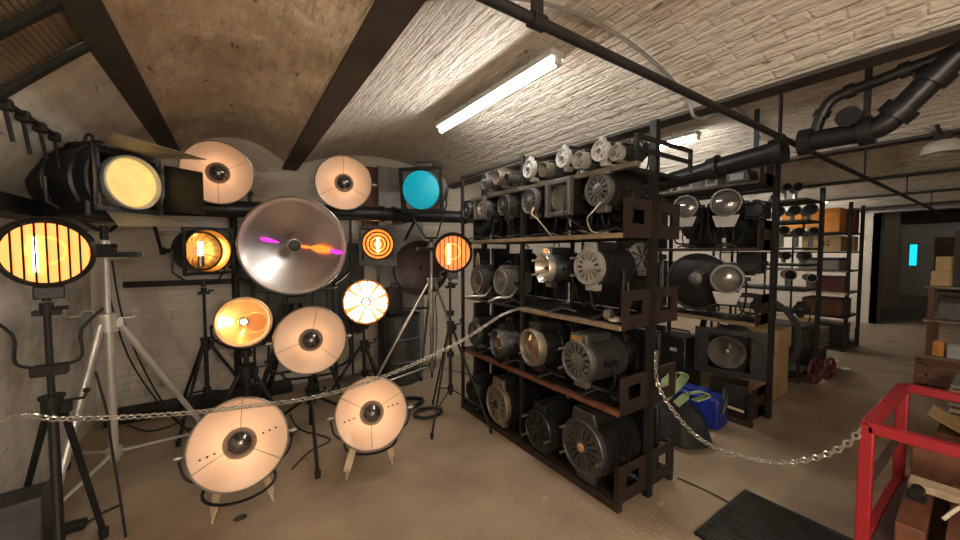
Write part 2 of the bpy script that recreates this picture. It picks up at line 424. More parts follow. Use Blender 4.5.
rk2 = rack('second steel rack, beyond the first, with two glass-fronted lamps near its top', 3.74, 4.15, [1.28, 2.25, 3.2], [.1, .94, 1.6, 2.18], 2.36, [(4.12, 1.262, 2.36)],
     planks={1: (1.28, 2.25, 'wood'), 2: (1.28, 2.25, 'rust'), 3: (1.28, 2.25, 'rust')}, plateh=.24)
rack('third steel rack with many shelves of small lamps, behind the wheel and the cardboard boxes', 5.5, 6.12, [1.42, 2.4, 3.3], [.1, .66, 1.12, 1.42, 1.62, 1.95, 2.2], 2.36, [(6.10, 1.405, 2.36)], plates=False)
rack('fourth steel rack carrying orange crates, next to the pillar of the far opening', 7.85, 8.65, [1.5, 2.4, 3.3], [.1, .55, .93, 1.28, 1.58, 1.88], 2.33, [(7.87, 1.485, 2.33), (8.63, 1.485, 2.33)], plates=False, solid=True,
     planks={2: (1.5, 2.4, 'palewood'), 3: (1.5, 2.4, 'wood')})

# ------------------------------------------------------------------ stage spotlight family
def rr(w, h, r, n=5):
    out = []
    for cx, cy, a0 in ((w / 2 - r, h / 2 - r, 0), (-w / 2 + r, h / 2 - r, PI / 2), (-w / 2 + r, -h / 2 + r, PI), (w / 2 - r, -h / 2 + r, 1.5 * PI)):
        for i in range(n + 1):
            a = a0 + PI / 2 * i / n; out.append((cx + r * math.cos(a), cy + r * math.sin(a)))
    return out
def vent_face(root, R, m, nsp=14, hub='grey', z=0, back='dark', hr=.30, sl=.40, so=.74):
    """cast front cap with radial slots"""
    b = MB(); b.lathe([(-.03, R * 1.0), (.004, R * 1.0), (.012, R * .96), (.012, R * .90), (.005, R * .87), (.005, R * so), (-.012, R * so), (-.012, R * .9), (-.03, R * .9)], 40)
    b.lathe([(-.012, R * sl), (.005, R * sl), (.010, R * hr), (.010, 0)], 32)
    slot = min(.11, 2 * PI * sl / nsp * .55)
    for i in range(nsp):
        a0 = 2 * PI * i / nsp; w0 = R * max(PI * sl / nsp - slot / 2, .02) * 1.0; w1 = R * max(PI * so / nsp - slot * .62, .03)
        c, s_ = math.cos(a0), math.sin(a0); q0, q1 = R * (sl - .03), R * (so + .03)
        b.prism([(c * q0 - s_ * w0, s_ * q0 + c * w0), (c * q0 + s_ * w0, s_ * q0 - c * w0), (c * q1 + s_ * w1, s_ * q1 - c * w1), (c * q1 - s_ * w1, s_ * q1 + c * w1)], .015, None, (-.011, 0, 0))
    f = b.build('vent_cap', m, root); f.location.z = z
    MB().lathe([(-.02, 0), (-.02, R * .88)], 32).build('dark_backing', back, f)
    MB().lathe([(.008, hr * R * .8), (.018, hr * R * .72), (.022, hr * R * .5), (.022, 0)], 24).build('hub', hub, f)
    return f
def lens_face(root, R, m, lens, z=0, deep=.05, out=.03):
    f = MB().lathe([(-deep, R), (out, R), (out + .006, R * .97), (out + .006, R * .88), (out, R * .86), (-deep * .2, R * .84), (-deep, R * .84)], 40).build('lens_ring', m, root); f.location.z = z
    MB().lathe([(out * .3 - R * .10, R * .855), (out * .3 - .0, R * .6), (out * .3 + R * .07, R * .3), (out * .3 + R * .09, 0)], 32).build('lens', lens, f)
    return f
def bowl_face(root, R, m, z=0):
    f = MB().lathe([(-.05, R), (.02, R), (.026, R * .97), (.02, R * .92), (-.02, R * .78), (-R * .55, R * .4), (-R * .6, .0)], 40).build('reflector_bowl', m, root); f.location.z = z
    MB().lathe([(-R * .6, R * .14), (-R * .1, R * .14), (.0, R * .1), (.005, 0)], 20).build('bulb', 'lens', f)
    return f
def spot(label, face, aim, R, L, style='vent', mb='dgrey', mf='grey', base=None, group=None, nsp=14, body='fin', chim=1.0, lens='lens', hub='grey', pegs=0, plate=None, yoke=True, name='stage_spotlight', fins=9, mono=False, whiteplate=False, hr=.30, sl=.40, so=.74, chh=1.0, handle=False, arms=False):
    """old theatre spotlight; local +X looks out of the lens. base = height of what it stands on"""
    face = V(face); h = face.z - base
    ang = math.atan2(aim[1], aim[0]); root = thing(name, label, 'spotlight', (face.x, face.y, base), Matrix.Rotation(ang, 3, 'Z'), group)
    Tz = lambda o: (setattr(o.location, 'z', h), o)[1]
    B = MB(); Rb = R * 1.02
    if body == 'fin':
        pr = [(-.012, R * .9)]
        st = (L - .06) / fins
        for i in range(fins):
            x = -.03 - st * i; pr += [(x, Rb * .93), (x - st * .12, Rb * 1.05), (x - st * .5, Rb * 1.05), (x - st * .62, Rb * .93)]
        pr += [(-L + .03, Rb * .93), (-L, Rb * .8), (-L - .01, 0)]
        B.lathe(pr, 36)
    elif body == 'plain':
        B.lathe([(-.012, R * .9), (-.03, Rb), (-L * .5, Rb), (-L * .52, Rb * 1.04), (-L * .6, Rb * 1.04), (-L * .62, Rb), (-L + .04, Rb), (-L, Rb * .75), (-L - .01, 0)], 36)
    elif body == 'house':
        B.prism(rr(R * 2.05, R * 2.15, R * .75), L, None, (-L, 0, 0))
    elif body == 'box':
        B.prism(rr(R * 2.1, R * 2.2, R * .15), L, None, (-L, 0, 0))
    Tz(B.build('lamp_body', mb, root, ang=40))
    if style == 'vent': f = vent_face(root, R, mf, nsp, hub, h, 'dark', hr, sl, so)
    elif style == 'lens': f = lens_face(root, R, mf, lens, h)
    elif style == 'bowl': f = bowl_face(root, R, mf, h)
    elif style == 'square':
        f = MB().frame(R * 2.35, R * 2.45, R * 1.8, R * 1.85, .04, None, (0, 0, 0)).build('square_front', mf, root, bevel=.004); f.location.z = h
        MB().lathe([(-.01, R * .9), (.012, R * .88), (.015, R * .78), (.005, R * .76), (.0, R * .74), (.01, R * .4), (.014, 0)], 32).build('lens', lens, f)
    if chim:
        b = MB(); w = R * .95 * chim
        b.box((-L * .35, 0, R * (.92 + .21 * chh)), (L * .62, w, R * .42 * chh)); b.box((-L * .35, 0, R * (.92 + .43 * chh)), (L * .5, w * .8, R * .06))
        c = Tz(b.build('chimney', mb if style != 'square' else 'satin', root, bevel=R * .09 * chh))
        b = MB(); b.prism([(-w * .62, 0), (w * .62, 0), (w * .5, R * (.08 + .38 * chh)), (-w * .5, R * (.08 + .38 * chh))], .03, None, (-.035, 0, R * .88)); Tz(b.build('chimney_front', mf if style != 'lens' else mb, root, bevel=R * .04))
        if plate:
            q = MB()
            q.box((0, 0, 0), (.004, w * .75, R * .24))
            pl_ = q.build('name_plate', 'brass', root); pl_.location = (.003 - .002, 0, h + R * 1.12)
    # support: plinth foot or yoke standing on the shelf
    if h > R * 1.06:
        bot = -h + .004 if h < R * 1.45 else -R * 1.32
        b = MB(); b.prism([(-R * .45, -R * .8), (R * .45, -R * .8), (R * .38, bot), (-R * .38, bot)], .05, None, (-.075, 0, 0))
        Tz(b.build('terminal_box', mf if style == 'vent' and not whiteplate else mb, root, bevel=.004))
        if yoke:
            y = R * 1.14; x = -L * .5; zb = -h + .04
            b = MB(); b.tube(smooth([(x, -y, 0), (x, -y, zb * .6), (x, -y * .8, zb * .93), (x, -y * .45, zb), (x, y * .45, zb), (x, y * .8, zb * .93), (x, y, zb * .6), (x, y, 0)], 4), .009, 6)
            b.cyl((x, -y - .01, 0), (x, -R * .95, 0), .018); b.cyl((x, R * .95, 0), (x, y + .01, 0), .018)
            Tz(b.build('yoke', 'satin', root))
            b = MB(); b.cyl((x, 0, -h + .02), (x, 0, zb + .002), .016); b.bar((x - .02, 0, -h + .032), (x + L * .42, 0, -h + .008), .03, .012); b.bar((x, .01, -h + .03), (x - L * .2, y * .6, -h + .008), .025, .012); b.bar((x, -.01, -h + .03), (x - L * .2, -y * .6, -h + .008), .025, .012)
            Tz(b.build('base', 'dgrey', root))
    if handle:
        b = MB(); w = R * .34; zt = R * (.95 + .46 * chh); b.tube(smooth([(-L * .3, -w, zt), (-L * .3, -w * .9, zt + R * .22), (-L * .3, 0, zt + R * .28), (-L * .3, w * .9, zt + R * .22), (-L * .3, w, zt)], 4), .005, 6); Tz(b.build('carrying_handle', 'dgrey', root))
    if arms:
        b = MB(); b.tube(smooth([(-L * .4, R * 1.0, -R * .4), (-L * .1, R * .9, -R * 1.15), (.06, R * .55, -R * 1.2), (.13, R * .1, -h + .03)], 4), .010, 6); Tz(b.build('swing_arm', 'steel', root))
    for k in range(pegs):
        a = (2.6, 3.7, -.15, .9)[k]; yy, zz = polar(a, R * .93)
        b = MB(); b.cyl((0, yy, zz), (.055, yy, zz), .008, .009, 10); Tz(b.build('latch_peg', 'steel', root))
    if not mono:
        b = MB(); b.cyl((-L * .3, R * 1.0, 0), (-L * .3, R * 1.14 + .03, 0), .02, .016, 12); Tz(b.build('knob', 'satin', root))
    if whiteplate:
        b = MB(); b.prism([(-R * .85, -R * .9), (R * .85, -R * .9), (R * .55, -R * 1.75), (-R * .55, -R * 1.75)], .012, None, (.012, 0, 0)); Tz(b.build('front_plate', 'white', root, bevel=.003))
    return root
G0, G1, G2, G3, G4 = ('spotlights on the bottom shelf of the near rack', 'spotlights on the second shelf of the near rack', 'spotlights on the third shelf of the near rack', 'spotlights on the fourth shelf of the near rack', 'small spotlights on the top shelf of the near rack')
XF = 1.80
def at(px, py): return onx(px, py, XF)
def lowz(p, R): p = V(p); p.z = min(p.z, Z1[4] - .036 - R * 1.14); return p
def T(v): return V((-1, v, 0)).normalized()
B0, B1, B2, B3, B4 = (z + .002 for z in Z1)
# bottom shelf
spot('huge black finned spotlight with copper-centred radial vents, at the aisle end of the bottom shelf', at(582, 447), T(.05), .176, .37, 'vent', 'satin', 'dgrey', B0, G0, 16, hub='copper', pegs=3, fins=11, hr=.2, sl=.27, so=.72)
spot('black cast spotlight with wide vents between the bronze one and the huge one, bottom shelf', at(538, 430), T(.05), .146, .38, 'vent', 'black', 'satin', B0, G0, 8, hub='satin', pegs=3, chim=.8, mono=True, hr=.15, sl=.22, so=.76)
spot('big bronze-grey spotlight with a toothed rim and radial vents, bottom shelf', at(497, 404), T(.05), .162, .36, 'vent', 'satin', 'bronze', B0, G0, 14, hub='satin', fins=14, chim=.9)
spot('small black vented spotlight behind the tripod leg, far end of the bottom shelf', at(473, 392), T(0), .11, .3, 'vent', 'black', 'satin', B0, G0, 10, hub='satin')
# second shelf
spot('grey finned spotlight with wide radial vents and a brass plate on its chimney, second shelf', at(577, 361), T(.05), .132, .36, 'vent', 'dgrey', 'grey', B1, G1, 14, pegs=3, plate=True, so=.8)
spot('open round spotlight with a rust-coloured lens inside a pale ring, second shelf', at(533, 347), T(.15), .136, .32, 'lens', 'satin', 'bronze', B1, G1, lens='lensrust', chim=.9, body='plain', pegs=3)
spot('dark spotlight with a dusty lens left of the rust-lensed one, second shelf', at(499, 343), T(.2), .118, .3, 'lens', 'satin', 'dgrey', B1, G1, lens='lensrust', chim=.6, body='plain', pegs=3, handle=True)
spot('dark vented spotlight at the far end of the second shelf, behind the chain', at(474, 333), T(.1), .108, .3, 'vent', 'black', 'dgrey', B1, G1, 10, hub='satin', chim=.8)
# third shelf
spot('pale grey vented spotlight in a tall black yoke, third shelf nearest the aisle', at(588, 267), T(.05), .112, .34, 'vent', 'black', 'pale', B2, G2, 13, hub='pale', chim=.75, pegs=3)
spot('round reflector spotlight with a shiny bowl in a black yoke, third shelf', at(545, 268), T(.25), .104, .3, 'bowl', 'black', 'bowl', B2, G2, chim=.7, body='plain', handle=True, pegs=2)
spot('lighter of the two round-topped vented spotlights at the third shelf\'s far end', at(501, 282), T(.05), .100, .24, 'vent', 'grey', 'grey', B2, G2, 10, hub='grey', body='house', chim=.8, handle=True, arms=True)
spot('darker of the two round-topped vented spotlights at the third shelf\'s far end', at(477, 281), T(.05), .106, .24, 'vent', 'dgrey', 'dgrey', B2, G2, 10, hub='dgrey', body='house', chim=.8, handle=True, arms=True)
# fourth shelf
spot('vented grey spotlight with a square cap, closest to the aisle on the fourth shelf', lowz(at(598, 190), 0.090), T(.05), .098, .34, 'vent', 'satin', 'grey', B3, G3, 12, chim=1.5, chh=.12)
spot('big square-fronted lamp with a round grey lens, fourth shelf nearest the aisle', lowz(at(561, 191), 0.099), T(.05), .098, .34, 'square', 'satin', 'grey', B3, G3, body='box', chim=.9, chh=.12)
spot('finned dark spotlight with a wheel-like vent, middle of the fourth shelf', lowz(at(530, 199), 0.086), T(.1), .092, .32, 'vent', 'satin', 'grey', B3, G3, 11, chim=.7, chh=.12)
spot('dark finned spotlight with a vented cap, third from the far end of the fourth shelf', lowz(at(504, 201), 0.082), T(.1), .085, .3, 'vent', 'dgrey', 'dgrey', B3, G3, 9, chim=.7, chh=.12)
spot('square-fronted lamp with a small pale lens near the far end of the fourth shelf', lowz(at(482, 205), 0.076), T(.1), .078, .28, 'square', 'dgrey', 'grey', B3, G3, body='plain', lens='bowl', chim=.6, chh=.12)
spot('last dark vented spotlight at the far end of the fourth shelf', lowz(at(467, 207), 0.074), T(.1), .076, .26, 'vent', 'dgrey', 'dgrey', B3, G3, 8, chim=.5, chh=.12)
# top shelf
for (px, py, R, mf, mb, lab, st) in (
    (616, 154, .046, 'pale', 'satin', 'small spotlight with an oval pale ring, at the aisle end of the top shelf', 'vent'),
    (600, 151, .062, 'white', 'satin', 'small white-ringed vented spotlight, second from the top shelf\'s aisle end', 'vent'),
    (582, 164, .054, 'pale', 'dgrey', 'short grey spotlight sitting low between two white-ringed ones on the top shelf', 'lens'),
    (563, 158, .062, 'white', 'satin', 'small white-ringed vented spotlight right of the post stub on the top shelf', 'vent'),
    (547, 171, .052, 'bronze', 'dgrey', 'low spotlight with a yellowish lens left of the post stub on the top shelf', 'lens'),
    (529, 169, .066, 'white', 'satin', 'small spotlight with a white ring and black spokes, middle of the top shelf', 'vent'),
    (510, 179, .040, 'dgrey', 'dgrey', 'plain grey barrel spotlight left of the white-ringed one in the middle of the top shelf', 'lens'),
    (500, 178, .058, 'bronze', 'bronze', 'dull bronze spotlight, second from the far end of the top shelf', 'lens'),
    (485, 182, .064, 'grey', 'dgrey', 'last small vented spotlight at the far end of the top shelf', 'vent')):
    p = at(px, py); p.z = max(p.z, B4 + R * 1.02 + .004)
    spot(lab, p, T(.12), R, .2, st, mb, mf, B4, G4, 8, chim=.5, mono=True, yoke=False, body='plain', hub='grey', lens='bowl' if mf != 'dgrey' else 'lens')
# second row stored behind, in the rear half of the near rack
spot('round grey lamp with radial slits just behind the near rack\'s tall post', (2.25, 1.415, 1.525), T(-.2), .098, .10, 'vent', 'satin', 'pale', B2, None, 8, hub='grey', chim=0, sl=.2, hr=.12, so=.8)
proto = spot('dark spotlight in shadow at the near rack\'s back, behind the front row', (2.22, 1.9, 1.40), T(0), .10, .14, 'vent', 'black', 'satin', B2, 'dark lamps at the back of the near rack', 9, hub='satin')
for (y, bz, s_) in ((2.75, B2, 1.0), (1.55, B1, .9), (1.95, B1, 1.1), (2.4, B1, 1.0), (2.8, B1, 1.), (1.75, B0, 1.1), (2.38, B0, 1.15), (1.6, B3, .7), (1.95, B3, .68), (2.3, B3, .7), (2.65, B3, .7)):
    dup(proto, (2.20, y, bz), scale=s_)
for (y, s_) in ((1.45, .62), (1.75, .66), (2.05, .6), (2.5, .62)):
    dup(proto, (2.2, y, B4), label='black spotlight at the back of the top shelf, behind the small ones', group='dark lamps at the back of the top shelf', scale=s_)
def fillbox(label, c, d, group=None, m='black'):  # thin black boxes added so the gaps between the lamps stay dark
    r = thing('dark_fill_box', label, 'case', c, None, group); MB().box((0, 0, d[2] / 2), d).build('case_body', m, r, bevel=.008)
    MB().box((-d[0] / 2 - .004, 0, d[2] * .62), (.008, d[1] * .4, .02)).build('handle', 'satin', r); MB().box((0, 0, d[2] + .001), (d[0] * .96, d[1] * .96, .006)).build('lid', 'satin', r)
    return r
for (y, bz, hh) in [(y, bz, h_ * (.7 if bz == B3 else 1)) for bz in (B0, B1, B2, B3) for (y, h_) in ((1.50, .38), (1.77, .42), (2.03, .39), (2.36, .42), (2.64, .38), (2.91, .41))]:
    fillbox('flat black box added to darken the gaps along the near rack back', (2.425, y, bz), (.035, .255, hh), 'dark fill boxes along the back of the near rack')
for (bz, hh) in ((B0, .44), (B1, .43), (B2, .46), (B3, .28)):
    for x in (2.05, 2.27): fillbox('flat black box added to darken the far end of the near rack', (x, 3.02, bz), (.19, .03, hh), 'dark fill boxes across the far end of the near rack')
spot('black disc-fronted lamp behind the round-topped pair, far half of the third shelf', (2.06, 2.42, 1.44), T(.1), .105, .14, 'vent', 'black', 'black', B2, None, 6, hub='satin', chim=.7, handle=True)
r = thing('wooden_paddle', 'pale wooden paddle standing upright at the far end of the third shelf', 'paddle', (1.96, 2.965, B2)); MB().prism([(-.018, 0), (.018, 0), (.03, .2), (.03, .36), (.012, .42), (-.012, .42), (-.03, .36), (-.03, .2)], .012).build('blade', 'palewood', r, bevel=.003)
for k, (px, py, dx, dz) in enumerate(((598, 205, .10, .12), (531, 210, -.03, .1), (561, 208, -.07, .14), (508, 212, .06, .1))):
    q = onx(px, py, 1.735); o = MB().tube(smooth([(q.x + .025, q.y, q.z + .02), (q.x, q.y + dx * .3, q.z - .03), (q.x + .03, q.y + dx, q.z - dz * .6), (q.x + .14, q.y + dx * 1.5, B3 + .012), (q.x + .18, q.y + dx * .6, B3 + .006)], 5), .0045, 6).build('lamp_cable', 'wcable' if k < 2 else 'cable'); tag(o, ('cream cable hanging from the vented lamp nearest the aisle on the fourth shelf', 'cream cable hanging from the wheel-vented lamp, middle of the fourth shelf', 'black cable hanging below the big square-fronted lamp on the fourth shelf', 'black cable hanging at the far half of the fourth shelf')[k], 'cable')
# loose coils, cables on the shelves
def coil(label, c, R, m, n=3, r=.008, name='cable_coil', seedv=1):
    rnd = random.Random(seedv); pts = []
    for i in range(n * 14 + 1):
        a = 2 * PI * i / 14; q = R * (1 + .12 * rnd.uniform(-1, 1)); pts.append((c[0] + q * math.cos(a), c[1] + q * .8 * math.sin(a), c[2] + r + .004 + r * .9 * i / 14))
    return tag(MB().tube(smooth(pts, 3), r, 6).build(name, m), label, 'cable')
coil('cream cable coiled on the third shelf in front of the pale grey spotlight', (1.915, 1.36, B2), .05, 'wcable', 3, .005, seedv=2)
coil('black cable coiled beside the bulb-socket on the second shelf at the aisle end', (2.0, 1.39, B1), .06, 'cable', 4, .007, seedv=3)
b = MB().lathe([(0, .0), (0, .04), (.02, .04), (.02, .026), (.035, .022), (.035, 0)], 20, RZ90 @ Matrix.Rotation(PI, 3, 'Z'), (1.90, 1.42, B2 + .041)); tag(b.build('lamp_socket', 'steel'), 'small round steel lamp socket lying on the third shelf near the aisle', 'socket')
# ------------------------------------------------------------------ second rack\'s contents
XB = 3.70
def at2(px, py, X=XB): return onx(px, py, X)
Y0, Y1, Y2, Y3 = .102, .942, 1.602, 2.182
A2 = 'glass-fronted lamps on the second rack'
spot('smaller, farther of the two white-plated glass lamps high on the second rack', at2(686, 207), V((-1, -.35, 0)), .110, .19, 'lens', 'black', 'grey', Y2, A2, chim=0, whiteplate=True, body='plain')
spot('larger, nearer of the two white-plated glass lamps high on the second rack', at2(726, 203), V((-1, -.35, 0)), .124, .19, 'lens', 'black', 'grey', Y2, A2, chim=0, whiteplate=True, body='plain')
spot('round black-mouthed lamp beside the post of the second rack', at2(755, 210, 3.88), V((-1, -.1, 0)), .07, .2, 'bowl', 'black', 'satin', Y2, None, chim=.6, body='box', yoke=False, mono=True)
spot('finned glass-fronted lamp with pale plate, in front of the drum floodlight', at2(727, 279, 3.62), V((-1, -.45, 0)), .128, .22, 'lens', 'dgrey', 'grey', Y1, None, chim=0, whiteplate=True, body='fin')
spot('dull round bowl lamp high on the middle shelf by the post of the second rack', at2(749, 263, 3.97), V((-1, -.1, 0)), .09, .18, 'bowl', 'black', 'dgrey', Y1, None, chim=0, body='box')
r = thing('drum_floodlight', 'very large dark drum floodlight with a pale nozzle, second rack\'s middle shelf', 'floodlight', (3.92, 1.86, Y1), Matrix.Rotation(PI + .3, 3, 'Z'))
q = MB().lathe([(0, 0), (.0, .25), (-.02, .285), (-.05, .295), (-.26, .29), (-.3, .2), (-.3, 0)], 40).build('drum', 'satin', r); q.location.z = .31
q = MB().ring(0, .272, .012).build('rim', 'dgrey', r); q.location = (.002, 0, .31)
q = MB().lathe([(0, .07), (.02, .07), (.03, .05), (.14, .042), (.14, .06), (.2, .06), (.21, .035), (.21, 0)], 24).build('nozzle', 'grey', r); q.location = (.002, .02, .36)
for sy in (-.14, .14): MB().box((-.14, sy, .012), (.2, .05, .02)).build('foot', 'satin', r)
# bottom of the second rack
f = onx(738, 359, 3.66); r = thing('octagonal_floodlight', 'octagonal black floodlight with a shiny round reflector on the bottom shelf of the second rack', 'floodlight', (3.80, f.y + .13, Y0), Matrix.Rotation(PI + .30, 3, 'Z'))
oc = [(.28 * math.cos(PI / 8 + k * PI / 4), .235 * math.sin(PI / 8 + k * PI / 4)) for k in range(8)]
q = MB(); q.prism(oc, .03, None, (-.3, 0, 0))
n = 8; vs = [(0, y, z) for y, z in oc] + [(-.29, y, z) for y, z in oc]; q.add(vs, [(i, (i + 1) % n, n + (i + 1) % n, n + i) for i in range(n)])
q = q.build('housing', 'satin', r); q.location.z = f.z - Y0
q = MB().lathe([(0, .155), (.012, .15), (0, .135), (-.07, .11), (-.12, .05), (-.13, 0)], 36).build('reflector', 'lens', r); q.location = (-.03, -.02, f.z - Y0)
MB().lathe([(-.13, .03), (-.05, .03), (-.03, .02), (-.02, 0)], 16).build('bulb', 'lensrust', q)
q = MB(); q.frame(.56, .44, .33, .33, .008, None, (-.035, 0, 0)); q = q.build('front_plate', 'black', r); q.location.z = f.z - Y0
q = MB(); q.box((-.15, 0, .11), (.22, .3, .21)); q.build('base', 'black', r)
r = thing('ballast_box', 'black metal box with a small white sticker, beside the octagonal floodlight', 'box', (3.97, 2.05, Y0))
MB().box((0, 0, .29), (.34, .32, .56)).build('case', 'satin', r, bevel=.015); MB().box((-.176, -.04, .44), (.004, .07, .035)).build('sticker', 'white', r)
MB().tube([(0, -.12, .575), (0, -.11, .62), (0, .11, .62), (0, .12, .575)], .009).build('handle', 'satin', r)
# top of the second rack
for (px, w, h, d_, lab) in ((690, .16, .14, .2, 'tilted white metal shade lying on top of the second rack, farther from the post'), (716, .12, .11, .2, 'small white metal shade lying on top of the second rack, between two others'), (742, .2, .11, .22, 'flat black lamp with pale trim on top of the second rack near its post')):
    p = onx(px, 180, 3.86); r = thing('tilted_lampshade' if w != .2 else 'flat_lamp', lab, 'lamp shade', (3.86, p.y, Y3))
    MB().prism([(-w / 2, 0), (w / 2, 0), (w * .32, h), (-w * .4, h)], d_, None, (-d_ / 2, 0, .001)).build('shell', 'pale' if w != .2 else 'satin', r, bevel=.006)
    MB().box((-d_ / 2 - .004, 0, h * .45), (.006, w * .55, h * .5)).build('front_panel', 'satin' if w != .2 else 'pale', r)
proto2 = proto
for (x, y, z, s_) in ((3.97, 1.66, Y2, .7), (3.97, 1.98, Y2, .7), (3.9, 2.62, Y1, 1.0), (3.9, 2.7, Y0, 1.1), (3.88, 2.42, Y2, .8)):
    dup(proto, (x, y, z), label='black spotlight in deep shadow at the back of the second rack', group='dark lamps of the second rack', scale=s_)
for (bz, hh) in ((Y0, .6), (Y1, .52), (Y2, .42)):
    for y in ((1.52, 1.88, 2.45, 2.8) if bz == Y2 else (2.44, 2.95)): fillbox('flat black box added to darken the back edge of the second rack', (4.125, y, bz), (.035, .32, hh), 'dark fill boxes along the back of the second rack')
# ------------------------------------------------------------------ third rack\'s lamps
def mini(label, c, R, L, base, m='black', mf='satin', group=None):
    r = thing('small_spotlight', label, 'spotlight', (c[0], c[1], base), Matrix.Rotation(PI + .45, 3, 'Z'), group); h = c[2] - base
    q = MB().lathe([(0, 0), (-.01, R * .8), (.02, R * .86), (.02, R), (-.03, R), (-L, R * .85), (-L - .02, 0)], 24).build('lamp_body', m, r); q.location.z = h
    q = MB().lathe([(.0, R * .84), (.012, R * .5), (.016, 0)], 20).build('lens', 'dark', r); q.location.z = h
    q = MB(); q.box((-L * .5, 0, -h * .5), (L * .5, R * .5, h - .004)); q = q.build('stand', mf, r); q.location.z = h
    return r
ms = []
for (px, py, R, sz, lab) in ((787, 187, .06, 2.2, 'round black lamp head on top of the third rack, left of the two'), (798, 187, .07, 2.2, 'round black lamp head on top of the third rack, right of the two'), (775, 197, .06, 2.2, 'low black lamp on top of the third rack, right behind the second rack post'),
    (779, 206, .085, 1.95, 'dark lamp on the upper shelf of the third rack, farthest from its post'), (795, 206, .085, 1.95, 'dark lamp in the middle of the upper shelf of the third rack'), (811, 203, .09, 1.95, 'ring-fronted dark lamp beside the post, upper shelf of the third rack'),
    (784, 230, .075, 1.62, 'bulky black lamp on the left of the third rack below the bright strip'), (799, 232, .075, 1.62, 'large black drum lamp in the middle of the third rack below the bright strip'), (814, 231, .065, 1.62, 'black lamp beside the post of the third rack below the bright strip'),
    (786, 253, .07, 1.42, 'squat black lamp on a low-headroom shelf of the third rack, left'), (806, 254, .075, 1.42, 'squat black lamp on a low-headroom shelf of the third rack, right'),
    (790, 275, .09, 1.12, 'pale-bodied clamp lamp on the middle shelf of the third rack'), (812, 278, .07, 1.12, 'small dark lamp next to the pale clamp lamp on the third rack')):
    p = onx(px, py, 5.85); R *= .76; p.z = min(max(p.z, sz + R + .02), {2.2: 9, 1.95: 2.2, 1.62: 1.95, 1.42: 1.62, 1.12: 1.42}[sz] - .05 - R)
    mini(lab, p, R, .26, sz + .002, 'grey' if 'pale' in lab else 'black', 'dgrey', 'lamps of the third rack')
for (y, sz) in ((1.95, .66), (1.5, .66), (2.1, 1.62)):
    dup(ms[0] if ms else proto, (5.72, y, sz + .002), label='black spotlight at the dark back of the third rack', group='dark lamps at the back of the third rack', scale=.72 if sz < 1.7 else .55)
# ------------------------------------------------------------------ fourth rack\'s crates and boxes
def carton(name, label, cat, c, d, m, group=None, rz=0, lid=None, flaps=False, marks=None):
    """box standing at c (centre of its base)"""
    r = thing(name, label, cat, c, Matrix.Rotation(rz, 3, 'Z'), group)
    MB().box((0, 0, d[2] / 2), d).build('box_body', m, r, bevel=.006)
    if lid: MB().box((0, 0, d[2] - .02), (d[0] + .012, d[1] + .012, .045)).build('lid', lid, r, bevel=.004)
    if flaps:
        MB().box((0, 0, d[2] + .0015), (d[0] * .98, .05, .002)).build('tape_strip', 'palewood', r)
    return r
carton('plastic_crate', 'bright orange plastic crate on the top shelf of the fourth rack', 'crate', (8.10, 1.84, 1.882), (.42, .42, .38), 'orange', None, 0, 'orange')
carton('plastic_crate', 'bright orange plastic crate behind the first one on the top shelf of the fourth rack', 'crate', (8.10, 2.22, 1.882), (.42, .28, .38), 'orange', None, 0, 'orange')
carton('plastic_crate', 'dark red plastic crate on the aisle end of the fourth rack top shelf', 'crate', (8.48, 1.74, 1.882), (.26, .4, .38), 'darkred', None, 0, 'darkred')
r = carton('cardboard_box', 'brown cardboard box with a printed number 42, under the orange crates', 'box', (8.15, 1.85, 1.582), (.46, .48, .24), 'card2', flaps=True)
r2 = carton('cardboard_box', 'plain brown carton on the aisle end of the shelf under the dark red crate', 'box', (8.5, 1.72, 1.582), (.2, .36, .24), 'card', flaps=True)
carton('storage_box', 'low grey box with a dark lid, two shelves below the orange crates', 'box', (8.12, 1.86, 1.282), (.46, .5, .19), 'pale', None, 0, 'satin')
carton('storage_box', 'dark red box on the middle shelf of the fourth rack', 'box', (8.1, 1.75, .932), (.44, .42, .24), 'darkred', None, .1, None)
carton('storage_box', 'brown wooden box on the lower shelf of the fourth rack', 'box', (8.15, 1.8, .552), (.5, .5, .26), 'wood2', None, 0, None)
carton('storage_box', 'dark trunk at floor level in the fourth rack', 'box', (8.15, 1.85, .102), (.5, .6, .3), 'satin', None, 0, 'satin')
def word(txt, size, parent, loc, R, m='black_ink', name='lettering'):
    c = bpy.data.curves.new(name, 'FONT'); c.body = txt; c.size = size; c.align_x = 'CENTER'; c.align_y = 'CENTER'; c.extrude = .001
    t = bpy.data.objects.new(name, c); COL.objects.link(t); bpy.context.view_layer.update()
    me = bpy.data.meshes.new_from_object(t.evaluated_get(bpy.context.evaluated_depsgraph_get())); bpy.data.objects.remove(t)
    me.materials.clear(); me.materials.append(M[m]); o = bpy.data.objects.new(name, me); COL.objects.link(o); o.parent = parent
    o.matrix_local = Matrix.Translation(V(loc)) @ R.to_4x4(); return o
RF = Matrix(((0, 0, -1), (-1, 0, 0), (0, 1, 0)))   # text facing -X, upright
word('42', .12, r, (-.2335, -.06, .12), RF)
